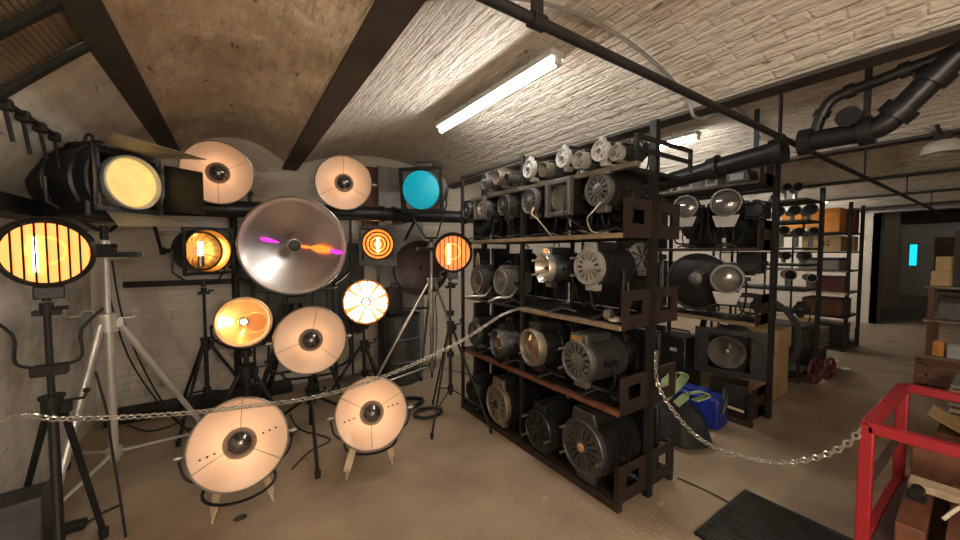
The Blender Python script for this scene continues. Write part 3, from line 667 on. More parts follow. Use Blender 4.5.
# ------------------------------------------------------------------ the glowing lamps on the left
def toward_cam(c, yaw=0.0, pitch=0.0):
    d = (O - V(c)).normalized()
    a = math.atan2(d.y, d.x) + yaw; e = math.asin(d.z) + pitch
    return V((math.cos(e) * math.cos(a), math.cos(e) * math.sin(a), math.sin(e)))
GD = 'beige dish lamps'
def dish(label, px, py, Y, hpx, yaw=0, pitch=0, holes=False, seam=0.4, base='none', yoke=None, roll=0, lit=1.0):
    c = ony(px, py, Y); R = hpx * depth(c) / FPX / 2
    d = toward_cam(c, yaw, pitch); Rm = basis(d) @ Matrix.Rotation(roll, 3, 'X')
    r = thing('dish_lamp', label, 'dish lamp', c, Rm, GD)
    # shallow spun dish, rolled edge, closed back
    sh = MB().lathe([(0, R), (-.02, R * .965), (-.045, R * .86), (-.075, R * .66), (-.10, R * .44), (-.115, R * .22), (-.118, 0)], 56).build('dish', 'dish', r, ang=60)
    MB().lathe([(-.004, R), (-.028, R * .972), (-.053, R * .867), (-.083, R * .667), (-.108, R * .447), (-.123, R * .227), (-.126, 0)], 56).build('dish_back', 'dishback', r, ang=60)
    MB().ring(0, R, .006, 56).build('rolled_rim', 'steel', r)
    for k in range(3):
        a = seam + k * 2 * PI / 3; b = MB(); pts = []
        for (x, q) in ((-.003, .985), (-.02, .955), (-.043, .86), (-.073, .66), (-.098, .44), (-.108, .33)): pts.append((x, R * q * math.cos(a), R * q * math.sin(a)))
        b.tube(pts, .0022, 5); b.build('seam', 'seam', sh)
    if holes:
        b = MB()
        for sgn in (1, -1):
            for k in range(3):
                a = .2 + (PI if sgn < 0 else 0); q = R * (.50 + .135 * k)
                x = -.115 + .10 * (q / R) ** 1.7
                y, z = polar(a, q); b.cyl((x - .004, y, z), (x + .006, y, z), .0055, None, 10)
        h = b.build('vent_holes', 'dark', sh); h['kind'] = 'stuff'
    # crown-silvered bowl in front of the hidden bulb
    rb = R * .345
    dm = MB().lathe([(-.022, rb * .97), (-.018, rb * 1.0), (-.010, rb * .98), (.0, rb * .93), (.03, rb * .80), (.056, rb * .58), (.072, rb * .3), (.077, 0)], 36).build('reflector_dome', 'chrome', r, ang=50)
    MB().lathe([(.072, rb * .20), (.081, rb * .17), (.084, rb * .1), (.082, 0)], 20).build('dome_tip', 'steel', dm)
    MB().lathe([(-.020, rb * .95), (-.01, rb * .94), (.02, rb * .76), (.045, rb * .54), (.06, 0)], 30).build('dome_lining', 'bowl', dm)
    MB().lathe([(-.118, .0), (-.118, .022), (-.065, .022), (-.065, 0)], 16).build('bulb_socket', 'steel', r)
    MB().sphere((-.034, 0, 0), .034, 18, 10).build('bulb', M['warm'], r)
    b = MB()
    for k in range(3):
        a = seam + .5 + k * 2 * PI / 3
        b.tube([(-.10, R * .36 * math.cos(a), R * .36 * math.sin(a)), (-.018, rb * .98 * math.cos(a), rb * .98 * math.sin(a))], .0035, 5)
    b.build('dome_strut', 'steel', r)
    MB().lathe([(-.126, R * .30), (-.20, R * .29), (-.26, R * .2), (-.27, 0)], 28).build('lamp_housing', 'dishback', r)
    Mi = Rm.inverted()
    wl = lambda p: Mi @ (V(p) - c)          # world point -> local
    side = V((Rm.col[1].x, Rm.col[1].y, 0)).normalized()
    for sg in (-1, 1):
        b = MB(); e = Mi @ (side * sg); b.cyl(e * (R + .002) + V((-.03, 0, 0)), e * (R + .05) + V((-.03, 0, 0)), .011); b.cyl(e * (R + .022) + V((-.03, 0, 0)), e * (R + .036) + V((-.03, 0, 0)), .018)
        b.build('side_knob', 'steel', r)
    return r, c, R, Rm, wl, side
def floor_legs(info, spots, ring=True):
    r, c, R, Rm, wl, side = info
    back = -(Rm @ V((1, 0, 0))); hub = c + back * .2
    for (fx, fy) in spots:
        top = hub + V((0, 0, -.05)) + V((fx - hub.x, fy - hub.y, 0)) * .35; b = MB()
        pts = smooth([top, V((top.x * .45 + fx * .55, top.y * .45 + fy * .55, max(top.z * .62, .12))), V((fx * .97 + top.x * .03, fy * .97 + top.y * .03, .06)), V((fx, fy, .003))], 5)
        n = len(pts)
        for i in range(n - 1): b.bar(wl(pts[i]), wl(pts[i + 1]), .012, .048)
        b.build('bent_leg', 'tan', r)
    # low hoop tying the legs
    b = MB(); g = V((hub.x, hub.y, .13)); b.tube([wl(g + V((.19 * math.cos(a * PI / 12), .19 * math.sin(a * PI / 12), 0))) for a in range(24)], .009, 6, True); b.build('tie_hoop', 'satin', r)
    # fork holding the dish
    b = MB(); a0 = c - side * (R + .03) + back * .03; a1 = c + side * (R + .03) + back * .03
    lowp = hub + V((0, 0, -.1))
    b.tube([wl(p) for p in smooth([a0, a0 + V((0, 0, -R * .55)) + back * .05 + side * .03, lowp - side * R * .5 + V((0, 0, -R * .45)), lowp + V((0, 0, -R * .5)) , lowp + side * R * .5 + V((0, 0, -R * .45)), a1 + V((0, 0, -R * .55)) + back * .05 - side * .03, a1], 5)], .007, 6)
    b.build('fork', 'dgrey', r)
def fork_to(info, foot, m='iron', rad=.010):
    """U fork from both side pivots down to a socket at world point foot"""
    r, c, R, Rm, wl, side = info; foot = V(foot); b = MB()
    back = -(Rm @ V((1, 0, 0)))
    a0 = c - side * (R + .03) + back * .03; a1 = c + side * (R + .03) + back * .03
    z = foot.z + .055
    m0 = foot - side * (R * .8); m1 = foot + side * (R * .8); m0.z = m1.z = z
    k0 = a0.copy(); k0.z = a0.z * .45 + z * .55; k1 = a1.copy(); k1.z = k0.z
    b.tube([wl(p) for p in smooth([a0, k0, m0 + V((0, 0, .05)), m0 + side * .06, m1 - side * .06, m1 + V((0, 0, .05)), k1, a1], 5)], rad, 6)
    f2 = foot.copy(); f2.z += .005
    b.cyl(wl(f2), wl(f2 + V((0, 0, .05))), .02)
    return b.build('fork', m, r)
def tripod(label, c, ztop, zc, feet, m='iron', rad=.016, brace_z=.35, name='tripod_stand', legr=None, head=True, group=None, brace=True):
    """c=(x,y) on the floor, zc = crown height, feet = [(x,y)...]"""
    r = thing(name, label, 'lamp stand', (c[0], c[1], 0), None, group); L = lambda x, y, z: V((x - c[0], y - c[1], z))
    legr = legr or rad * .8
    MB().cyl((0, 0, brace_z - .06), (0, 0, zc + .02), rad).build('lower_pole', m, r)
    MB().cyl((0, 0, zc + .02), (0, 0, ztop - .05), rad * .7).build('upper_pole', m, r)
    b = MB(); b.cyl((0, 0, zc - .05), (0, 0, zc + .05), rad * 2.0); b.cyl((0, 0, zc + .05), (0, 0, zc + .065), rad * 2.4); b.box((rad * 2, 0, zc), (.05, .04, .05)); b.build('collar', m, r)
    b = MB(); b.tube([(rad * 2, 0, zc + .03), (rad * 2 + .07, 0, zc + .03), (rad * 2 + .08, 0, zc + .06)], .007, 6); b.sphere((rad * 2 + .08, 0, zc + .065), .014, 10, 6); b.build('clamp_handle', m, r)
    if head:
        b = MB(); b.cyl((0, 0, ztop - .06), (0, 0, ztop - .003), rad * 1.3); b.box((0, 0, ztop - .05), (.09, .035, .025)); b.cyl((.03, 0, ztop - .03), (.07, 0, ztop - .03), .01); b.build('socket', m, r)
    mids = []
    for (fx, fy) in feet:
        f = L(fx, fy, .03); d = V((f.x, f.y, 0)).normalized(); top = V((0, 0, zc)) + d * rad * 2
        MB().cyl(top, f, legr, legr * .9, 10).build('leg', m, r)
        b = MB(); b.lathe([(0, 0), (0, legr * 1.2), (.05, legr * 1.5), (.055, 0)], 10, basis(V((0, 0, 1))), (f.x, f.y, .002)); b.build('rubber_foot', 'rubber', r)
        t = (zc - brace_z) / (zc - .03); t = min(t + .12, .9); mids.append(top.lerp(f, t))
    if brace:
        MB().cyl((0, 0, brace_z - .03), (0, 0, brace_z + .03), rad * 1.7).build('brace_collar', m, r)
        for q in mids:
            MB().cyl((0, 0, brace_z), q, legr * .55, None, 8).build('brace', m, r)
    return r
def feet_at(c, rad, a0, n=3): return [(c[0] + rad * math.cos(a0 + k * 2 * PI / n), c[1] + rad * math.sin(a0 + k * 2 * PI / n)) for k in range(n)]

# --- two dish lamps standing on the floor
i1 = dish('larger beige dish lamp on short legs on the floor, lowest of all the dishes', 240, 443, 2.45, 86, .02, 0, True, 1.48)
floor_legs(i1, [tuple(onz(213, 522).xy), tuple(onz(272, 500).xy), (.02, 2.98)])
i2 = dish('smaller beige floor dish on short legs, the one nearer the rack', 372, 413, 2.52, 69, .05, -.05, True, 4.69)
floor_legs(i2, [tuple(onz(347, 478).xy), tuple(onz(392, 463).xy), (.80, 2.98)])
# --- dish on a stand
i3 = dish('beige dish lamp on a stand directly below the big mirror dish', 311, 340, 3.25, 66, .03, -.03, False, 3.44)
c3 = i3[1]; s3 = V((c3.x + .02, c3.y + .2, 0)); fork_to(i3, (s3.x, s3.y, c3.z - .42), 'satin', .011)
tripod('black rolling stand under the middle beige dish', (s3.x, s3.y), c3.z - .42, .28, [tuple(onz(318, 478).xy), (s3.x - .38, s3.y + .12), (s3.x + .38, s3.y + .12)], 'satin', .018, .10, brace=False)
# --- two dishes hung on the big pipe
PYP = 4.02
i4 = dish('beige dish lamp on the wall pipe, partly hidden by the projector flaps', 218, 173, 3.80, 61, .02, .0, False, 4.71)
i5 = dish('beige dish lamp clamped to the big wall pipe, above and right of the mirror dish', 344, 183, 3.80, 53, .02, .02, False, 1.57)
pa, pb = ony(150, 206, PYP), ony(455, 217, PYP)
pd = (pb - pa) / (pb.x - pa.x); pl_ = pa - pd * (pa.x + .95); pr_ = pa + pd * (2.95 - pa.x)
wp = thing('wall_pipe', 'thick black iron pipe running along the back wall behind the lamps', 'pipe', (pl_.x, pl_.y, pl_.z))
MB().cyl((0, 0, 0), pr_ - pl_, .075, None, 28).build('pipe_run', 'pipe', wp)
for x in (1.38, 1.52, 2.45):
    q = pl_ + pd * (x - pl_.x) - pl_; e = pd.normalized()
    MB().cyl(q - e * .018, q + e * .018, .092, None, 28).build('flange', 'pipe', wp)
for x in (-.6, .6, 1.9):
    q = pl_ + pd * (x - pl_.x) - pl_; b = MB(); b.bar(q + V((0, .06, -.02)), V((q.x, BY - pl_.y - .003, q.z - .02)), .03, .05); b.bar(q + V((0, .3, -.05)), V((q.x, BY - pl_.y - .003, q.z - .35)), .025, .025); b.build('bracket', 'pipe', wp)
for inf in (i4, i5):
    r, c, R, Rm, wl, side = inf; q = pl_ + pd * (c.x - pl_.x); b = MB(); back = -(Rm @ V((1, 0, 0)))
    h0 = c + back * .24; h1 = V((c.x, PYP - .0, q.z + .082)); b.bar(wl(h0), wl(V((c.x, h0.y, h1.z))), .03, .012) if h0.z > h1.z + .02 else None
    b.bar(wl(V((c.x, h0.y - .01, h1.z + .012))), wl(V((c.x, PYP + .03, h1.z + .012))), .05, .02); b.build('pipe_bracket', 'satin', r)
# --- the big mirror dish
c = ony(295, 246, 3.62); R = 97 * depth(c) / FPX / 2; d = toward_cam(c, .02, -.02); Rm = basis(d)
r = thing('mirror_dish_lamp', 'very large polished metal dish with magenta and orange reflections as glowing rods around a small black centre', 'dish lamp', c, Rm)
pr = []
for (x, q) in ((0, 1.0), (-.015, .97), (-.045, .90), (-.05, .885), (-.10, .72), (-.105, .70), (-.16, .50), (-.21, .30), (-.245, .14), (-.25, 0)): pr.append((x, R * q))
md = MB().lathe(pr, 72).build('mirror_dish', 'silver', r, ang=12)
MB().lathe([(x - .006, q) for x, q in pr], 48).build('dish_back', 'satin', r)
MB().ring(0, R * 1.0, .009, 72).build('rim', 'steel', r)
MB().lathe([(-.25, .03), (-.16, .03), (-.15, .055), (-.10, .05), (-.095, .03), (-.095, 0)], 24).build('lamp_holder', 'black', r)
def rad_rod(a, q0, q1, rad, m, name):  # glowing rods laid on the dish imitate its coloured reflections
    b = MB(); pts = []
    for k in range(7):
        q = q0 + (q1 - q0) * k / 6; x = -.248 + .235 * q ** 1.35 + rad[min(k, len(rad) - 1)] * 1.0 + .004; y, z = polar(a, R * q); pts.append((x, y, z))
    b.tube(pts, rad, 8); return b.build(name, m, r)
rad_rod(-.13, .10, .30, [.006, .009, .012, .012, .010, .008, .006], 'orangerefl', 'orange_reflection')
rad_rod(-.13, .34, .68, [.014, .028, .036, .035, .033, .028, .02], 'orangerefl', 'orange_reflection')
rad_rod(-.15, .70, .93, [.010, .014, .018, .018, .016, .012, .008], 'magenta', 'magenta_reflection')
rad_rod(PI - .22, .30, .60, [.004, .007, .012, .015, .015, .015, .01], 'magenta', 'magenta_reflection')
side = V((Rm.col[1].x, Rm.col[1].y, 0)).normalized(); info = (r, c, R, Rm, lambda p: Rm.inverted() @ (V(p) - c), side)
sm_ = V((c.x + .03, c.y + .2, 0)); fork_to(info, (sm_.x, sm_.y, c.z - R - .03), 'satin', .013)
r = thing('trestle_stand', 'dark splayed trestle stand carrying the mirror dish', 'lamp stand', (sm_.x, sm_.y, 0)); zt = c.z - R - .033
for (fx, fy) in ((-.42, -.1), (.42, -.1), (-.25, .5), (.25, .5)):
    MB().bar((fx * .12, fy * .12, zt - .02), (fx, fy, .004), .045, .03).build('leg', 'satin', r)
b = MB(); b.box((0, 0, zt - .035), (.16, .14, .06)); b.build('top_block', 'satin', r)
for z, k in ((.45, .58),): MB().bar((-.42 * k, -.1 * k, z), (.42 * k, -.1 * k, z), .02, .02).build('cross_bar', 'satin', r)

# --- slatted amber lamps
def slat_lamp(label, px, py, Y, hpx, yaw, m_strip, nb, roll=0.0, hood=True):
    c = ony(px, py, Y); R = hpx * depth(c) / FPX / 2; d = toward_cam(c, yaw, 0); Rm = basis(d)
    r = thing('slatted_lamp', label, 'lamp', c, Rm)
    MB().lathe([(.012, R * .96), (.018, R), (.012, R * 1.09), (-.05, R * 1.09), (-.055, R * 1.02), (-.16, R * .95), (-.21, R * .6), (-.22, 0)], 48).build('lamp_body', 'satin', r)
    MB().lathe([(-.0, R * .95), (-.07, R * .85), (-.12, R * .6), (-.15, 0)], 36).build('reflector', 'amber', r)
    w = 2 * R * .95 / nb
    for k in range(nb):
        y0 = -R * .95 + w * k + .004; y1 = y0 + w - .008; pts = []
        q = R * .945
        ys = [y0 + (y1 - y0) * t / 4 for t in range(5)]
        up = [(y, math.sqrt(max(q * q - y * y, 0))) for y in ys]; lo = [(y, -z) for y, z in reversed(up)]
        MB().prism(up + lo, .002, None, (.0, 0, 0)).build('amber_strip', m_strip, r)
    b = MB()
    for k in range(1, nb):
        y = -R * .95 + w * k; z = math.sqrt((R * .96) ** 2 - y * y); b.box((.010, y, 0), (.014, .0065, 2 * z))
    b.build('slat_bars', 'dark', r)
    MB().cyl((.004, -R * .24, -R * .6), (.004, -R * .24, R * .5), R * .055, None, 12).build('filament', M['hot2'] if m_strip == 'amberstrip' else M['hot'], r)
    e = MB(); e.ring(.004, R * .42, .005, 40, 6, None, (0, -R * .02, R * .08)); e.build('bulb_outline', 'orangeline', r)
    if hood:
        b = MB(); b.lathe([(.03, R * 1.14), (-.12, R * 1.12)], 20, None, None, PI * .12 + 0, PI * .88); b.v = [V((p.x, p.y, p.z)) for p in b.v]
        # arc over the top (+Z): lathe angle 0 is +Y
        h = b.build('hood', 'satin', r); sol = h.modifiers.new('solid', 'SOLIDIFY'); sol.thickness = .004
    b = MB(); b.box((-.08, 0, -R * 1.28), (.09, .10, R * .42)); b.build('junction_box', 'satin', r, bevel=.006)
    return r, c, R, Rm, (lambda p: Rm.inverted() @ (V(p) - c)), V((Rm.col[1].x, Rm.col[1].y, 0)).normalized()
s1 = slat_lamp('round amber lamp with eight upright strips, on the dark tripod by the left wall', 47, 253, 2.5, 63, .0, 'amberstrip', 8)
c = s1[1]; R = s1[2]
tc = (c.x - .035, c.y + .087)
zs_ = c.z - R * 1.62
b = MB(); wl = s1[4]; b.cyl(wl((tc[0], tc[1], zs_ + .004)), wl((tc[0], tc[1], zs_ + .1)), .016); b.build('spigot', 'satin', s1[0])
t1 = tripod('dark tripod stand by the left wall under the amber lamp with eight strips', tc, zs_, .80, [tuple(onz(104, 538).xy), (-1.03, 3.0), (tc[0] + .10, tc[1] - .36)], 'iron', .019, .12, brace=False)
for sg in (-1, 1):
    MB().tube(smooth([(sg * .02, 0, 1.0), (sg * .09, 0, 1.02), (sg * .11, 0, 1.06), (sg * .11, 0, 1.17), (sg * .19, 0, 1.27)], 3), .007, 6).build('bracket_arm', 'iron', t1)
MB().box((0, 0, .99), (.12, .06, .05)).build('head_block', 'iron', t1, bevel=.006)
s2 = slat_lamp('round orange lamp with upright strips on the tripod beside the rack', 453, 253, 2.82, 36, .05, 'orangestrip', 8)
c = s2[1]; R = s2[2]; tc = (c.x + .02, c.y + .09); zs_ = c.z - R * 1.62
b = MB(); wl = s2[4]; b.cyl(wl((tc[0], tc[1], zs_ + .004)), wl((tc[0], tc[1], zs_ + .1)), .016); b.build('spigot', 'satin', s2[0])
t2 = tripod('black spindly tripod under the orange striped lamp, beside the rack', tc, zs_, .86, [tuple(onz(432, 439).xy), (tc[0] + .16, tc[1] - .42), (tc[0] + .02, tc[1] + .40)], 'iron', .016, .30, legr=.010)
for z in (1.0, .62): MB().cyl((0, 0, z - .02), (0, 0, z + .02), .034).build('collar', 'iron', t2)
# --- yellow lens projector with barn doors on the aluminium tripod
lc = ony(131, 183, 3.05); PR = 49 * depth(lc) / FPX / 2; ax = V((.725, -.689, 0)); Rm = basis(ax)
r = thing('barn_door_projector', 'big black projector with a lit yellow lens and open barn doors, on the aluminium tripod', 'stage projector', lc, Rm)
hb = PR * 1.48
MB().lathe([(-.02, hb * .92), (-.02, hb * 1.0), (-.10, hb * 1.0), (-.11, hb * 1.06), (-.15, hb * 1.06), (-.16, hb * 1.0), (-.30, hb * 1.0), (-.31, hb * 1.05), (-.34, hb * 1.05), (-.35, hb), (-.46, hb * .95), (-.50, hb * .7), (-.51, 0)], 40).build('lamp_body', 'black', r)
MB().box((-.26, 0, -hb * .72), (.40, hb * 1.7, hb * .62)).build('lower_housing', 'black', r, bevel=.02)
MB().box((-.26, 0, hb * .93), (.36, hb * 1.0, hb * .3)).build('top_vent', 'satin', r, bevel=.025)
MB().frame(PR * 2.5, PR * 2.5, PR * 2.02, PR * 2.02, .03, None, (-.03, 0, 0)).build('front_frame', 'satin', r, bevel=.006)
MB().lathe([(-.02, PR * 1.08), (.03, PR * 1.08), (.034, PR * 1.02), (.01, PR * .98), (-.02, PR * .98)], 44).build('lens_ring', 'alu', r)
pr = [(-.012, PR)]
for k in range(12, 0, -1): q = PR * k / 12; pr += [(.006 + .05 * (1 - (k / 12) ** 2), q), (-.002 + .05 * (1 - (k / 12) ** 2), q - .0025)]
pr.append((.055, 0)); MB().lathe(pr, 48).build('fresnel_lens', 'lensyellow', r, ang=20)
fw = PR * 1.25
def flap(name, p0, p1, p2, p3, m='satin'):
    n = (V(p1) - V(p0)).cross(V(p3) - V(p0)).normalized() * .002; vs = [V(p) + n for p in (p0, p1, p2, p3)] + [V(p) - n for p in (p0, p1, p2, p3)]
    MB().add(vs, [(0, 1, 2, 3), (7, 6, 5, 4), (0, 4, 5, 1), (1, 5, 6, 2), (2, 6, 7, 3), (3, 7, 4, 0)]).build(name, m, r)
# local y: + is to the lamp\'s left (image right is +Y world-ish)
flap('barn_door', (.02, -fw * .8, fw), (.02, fw * .8, fw), (.30, fw * 1.25, fw * 1.0), (.17, -fw * 1.1, fw * 1.22), 'flap')  # top and bottom doors are coloured as if lit by the lens
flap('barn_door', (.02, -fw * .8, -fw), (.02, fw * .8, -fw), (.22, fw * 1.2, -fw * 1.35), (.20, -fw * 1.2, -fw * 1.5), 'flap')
flap('barn_door', (.02, fw, -fw * .8), (.02, fw, fw * .8), (.27, fw * 1.22, fw * .55), (.27, fw * 1.22, -fw * .95))
flap('barn_door', (.02, -fw, -fw * .8), (.02, -fw, fw * .8), (.12, -fw * 1.45, fw * .9), (.12, -fw * 1.45, -fw * .9))
for (y, z) in ((-.5, 1.12), (.5, 1.12)): MB().ring(0, .03, .009, 16, 6, Matrix.Rotation(PI / 2, 3, 'Z'), (-.2, y * hb * .6, hb * 1.14)).build('hanging_eye', 'satin', r)
AC = (-.68, 3.24)
wl = lambda p: Rm.inverted() @ (V(p) - lc)
zt = 1.63
b = MB(); s_ = V((-ax.y, ax.x, 0)); mid = lc - ax * .26
for sg in (-1, 1):
    b.tube([wl(p) for p in (mid + s_ * sg * hb * 1.08, mid + s_ * sg * hb * 1.08 + V((0, 0, -hb * .6)), V((AC[0], AC[1], zt + .06)) + s_ * sg * .03)], .011, 6)
b.cyl(wl((AC[0], AC[1], zt + .004)), wl((AC[0], AC[1], zt + .09)), .02); b.build('yoke', 'satin', r)
t3 = tripod('tall aluminium tripod with spread braced legs near the left wall, carrying the barn door projector', AC, zt, 1.10, [tuple(onz(45, 541).xy), (-.17, 3.62), (-1.04, 3.75)], 'alu', .024, .26, legr=.019)
b = MB(); b.box((0, 0, zt - .09), (.36, .05, .035)); b.box((0, 0, zt - .06), (.1, .07, .07)); b.build('head_plate', 'satin', t3)
for x in (-.05, .05): MB().sphere((x, -.03, zt - .035), .016, 10, 6).build('wing_nut', 'satin', t3)
b = MB(); b.tube(smooth([(-.03, 0, 1.17), (-.10, 0, 1.19), (-.12, 0, 1.16), (-.17, 0, 1.16)], 3), .008, 6); b.build('crank_handle', 'steel', t3)
# --- small amber drum lamp
lc = ony(209, 251, 4.05); LR = 42 * depth(lc) / FPX / 2; d = toward_cam(lc, .50, 0); Rm = basis(d)
r = thing('drum_lamp', 'black drum lamp with a ribbed gold reflector and upright glowing bulb', 'lamp', lc, Rm)
MB().lathe([(.0, LR * 1.0), (.0, LR * 1.05), (-.2, LR * 1.05), (-.30, LR * .8), (-.33, LR * .4), (-.33, 0)], 36).build('lamp_body', 'black', r)
MB().lathe([(.0, LR * .99), (-.10, LR * .98), (-.11, LR * .9), (-.17, LR * .66), (-.21, LR * .35), (-.22, 0)], 36).build('reflector', 'gold', r, ang=60)
MB().frame(LR * 2.25, LR * 2.25, LR * 1.96, LR * 1.96, .015, None, (.002, 0, 0)).build('gel_frame', 'black', r)
b = MB()
for k in range(16):
    a = k * PI / 8; y, z = math.cos(a), math.sin(a); b.tube([(-.11, y * LR * .88, z * LR * .88), (-.165, y * LR * .66, z * LR * .66), (-.205, y * LR * .35, z * LR * .35), (-.214, 0, 0)], .003, 5)
b.build('reflector_ribs', 'seam', r)
MB().ring(-.11, LR * .9, .006, 40).build('reflector_rim', 'satin', r)
MB().cyl((-.13, 0, -LR * .22), (-.13, 0, LR * .45), .018, None, 12).build('bulb', M['hot2'], r)
MB().cyl((-.13, 0, -LR * .75), (-.13, 0, -LR * .24), .028, None, 12).build('bulb_base', 'steel', r)
b = MB(); b.cyl((-.2, -LR * 1.05, 0), (-.2, -LR * 1.35, 0), .02); b.lathe([(0, 0), (0, .035), (.02, .035), (.02, 0)], 8, RZ90, (-.2, -LR * 1.4, 0)); b.build('knob', 'black', r)
wl = lambda p: Rm.inverted() @ (V(p) - lc); DC = (lc.x - .05, lc.y + .05); zt = lc.z - LR * 1.75
b = MB(); s_ = V((Rm.col[1].x, Rm.col[1].y, 0)).normalized(); md_ = lc - d * .15
b.tube([wl(p) for p in (md_ - s_ * LR * 1.12, md_ - s_ * LR * 1.12 + V((0, 0, -LR * 1.0)), V((DC[0], DC[1], zt + .05)) - s_ * .12, V((DC[0], DC[1], zt + .05)) + s_ * .12, md_ + s_ * LR * 1.12 + V((0, 0, -LR * 1.0)), md_ + s_ * LR * 1.12)], .010, 6)
b.cyl(wl((DC[0], DC[1], zt + .004)), wl((DC[0], DC[1], zt + .07)), .02); b.build('yoke', 'black', r)
tripod('dark tripod behind the aluminium one, carrying the amber drum lamp', DC, zt, .72, feet_at(DC, .42, -2.0), 'iron', .018, .3)
# --- parabolic amber projector
lc = ony(244, 322, 3.5); LR = 50 * depth(lc) / FPX / 2; d = toward_cam(lc, .06, 0); Rm = basis(d)
r = thing('parabolic_lamp', 'round orange parabolic lamp with a glass-domed bulb, left of the middle beige dish', 'lamp', lc, Rm)
MB().lathe([(.006, LR * .95), (.012, LR * .985), (.006, LR * 1.02), (-.04, LR * 1.02), (-.10, LR * .92), (-.17, LR * .6), (-.20, LR * .25), (-.20, 0)], 44).build('lamp_body', 'satin', r)
MB().lathe([(.004, LR * .95), (-.03, LR * .93), (-.032, LR * .86), (-.09, LR * .7), (-.135, LR * .45), (-.155, LR * .2), (-.156, 0)], 44).build('reflector', 'peach', r, ang=30)
MB().ring(.004, LR * .96, .010, 44).build('rim', 'peach', r)
MB().lathe([(-.13, LR * .20), (-.05, LR * .20), (-.03, LR * .17), (-.03, LR * .12), (-.12, LR * .12)], 24).build('bulb_collar', 'seam', r)
MB().sphere((-.035, 0, 0), LR * .11, 16, 10).build('bulb', M['hot2'], r)
MB().sphere((-.075, -LR * .50, LR * .06), LR * .17, 16, 10).build('bulb_reflection', M['hot'], r)  # glowing sphere stands in for the bulb reflected in the bowl
MB().ring(-.03, LR * .40, .004, 36, 6, None, (0, LR * .42, -LR * .05)).build('glass_rim', 'gold', r)
MB().cyl((-.09, LR * .02, -LR * .30), (-.09, -LR * .12, -LR * .56), .010, None, 8).build('filament', M['dimhot'], r)
wl = lambda p: Rm.inverted() @ (V(p) - lc); DC = (lc.x + .01, lc.y + .10); zt = lc.z - LR * 1.22
b = MB(); s_ = V((Rm.col[1].x, Rm.col[1].y, 0)).normalized(); md_ = lc - d * .06
b.tube([wl(p) for p in smooth([md_ - s_ * LR * 1.06, md_ - s_ * LR * 1.0 + V((0, .03, -LR * .6)), V((DC[0], DC[1], zt + .02)) - s_ * .08, V((DC[0], DC[1], zt + .02)) + s_ * .08, md_ + s_ * LR * 1.0 + V((0, .03, -LR * .6)), md_ + s_ * LR * 1.06], 4)], .010, 6)
b.build('fork', 'satin', r)
tripod('thick black stand with close-set legs under the orange parabolic lamp', DC, zt, .55, feet_at(DC, .36, -.6), 'satin', .03, .2, legr=.018)
# --- white-hot sunburst lamp
lc = ony(366, 302, 4.0); LR = 41 * depth(lc) / FPX / 2; d = toward_cam(lc, .0, 0); Rm = basis(d)
r = thing('sunburst_lamp', 'dazzling white lamp with radiating facets, below the amber ring lamp', 'lamp', lc, Rm)
MB().lathe([(.006, LR * 1.0), (.014, LR * 1.05), (.0, LR * 1.1), (-.05, LR * 1.08), (-.14, LR * .7), (-.17, .05), (-.17, 0)], 40).build('lamp_body', 'orange', r)
n = 44
for k in range(n):
    a0, a1 = 2 * PI * k / n, 2 * PI * (k + 1) / n; b = MB()
    v = []
    for (x, q) in ((-.002, 1.0), (-.04, .66), (-.06, .25)):
        for a in (a0, a1): y, z = polar(a, LR * q); v.append((x, y, z))
    b.add(v, [(0, 1, 3, 2), (2, 3, 5, 4)]); b.build('facet', 'sunstreak' if k in (2, 6, 13, 17, 24, 25, 30, 36, 39) else 'sunpale' if k % 3 == 1 else 'whitehot', r)
MB().lathe([(-.06, LR * .2), (.0, LR * .25), (.008, LR * .22), (.0, LR * .17), (-.06, LR * .16)], 24).build('hub_ring', 'seam', r)
MB().lathe([(-.03, LR * .15), (-.005, LR * .1), (.002, 0)], 18).build('bulb', M['whitehot'], r)
MB().sphere((-.065, 0, 0), .03).build('filament', M['hot2'], r)
DC = (lc.x, lc.y + .10); zt = lc.z - LR * 1.15
wl = lambda p: Rm.inverted() @ (V(p) - lc); b = MB(); b.cyl(wl((DC[0], DC[1], zt + .004)), wl((DC[0], DC[1], lc.z - .05)), .022); b.build('stem', 'satin', r)
tripod('slim dark tripod under the dazzling white lamp', DC, zt, .5, feet_at(DC, .36, -1.2), 'satin', .02, .2)
# --- amber ring lamp
lc = ony(378, 244, 4.45); LR = 32 * depth(lc) / FPX / 2; d = toward_cam(lc, -.02, 0); Rm = basis(d)
r = thing('ring_lamp', 'amber lamp of concentric glowing rings in a square grey frame, above the dazzling white lamp', 'lamp', lc, Rm)
MB().lathe([(.0, LR), (.0, LR * 1.06), (-.12, LR * 1.0), (-.2, LR * .6), (-.2, 0)], 40).build('lamp_body', 'satin', r)
MB().lathe([(-.02, LR * .98), (-.06, LR * .7), (-.08, 0)], 36).build('reflector', 'dimamber', r)
MB().frame(LR * 2.3, LR * 2.5, LR * 1.98, LR * 1.98, .012, None, (.0, 0, -LR * .12), oz=LR * .12).build('square_frame', 'dgrey', r)
for q in (.30, .52, .74, .95):
    MB().ring(.002, LR * q, LR * .042, 44, 8).build('ring_baffle', 'maroon', r)
for q in (.41, .63, .845):
    b = MB(); nn = int(40 * q)
    for k in range(nn): y, z = polar(2 * PI * k / nn, LR * q); b.sphere((-.008, y, z), LR * .038, 8, 5)
    o = b.build('glowing_beads', 'orangeline', r); o['kind'] = 'stuff'
MB().cyl((.004, 0, -LR * .5), (.004, 0, LR * .38), LR * .06, None, 10).build('filament', M['hot'], r)
b = MB(); b.box((-.1, 0, -LR * 1.2), (.08, .1, .12)); b.bar((-.12, 0, -LR * 1.2), (-.12, 0, -LR * 2.1), .05, .03); b.build('bracket', 'dgrey', r)
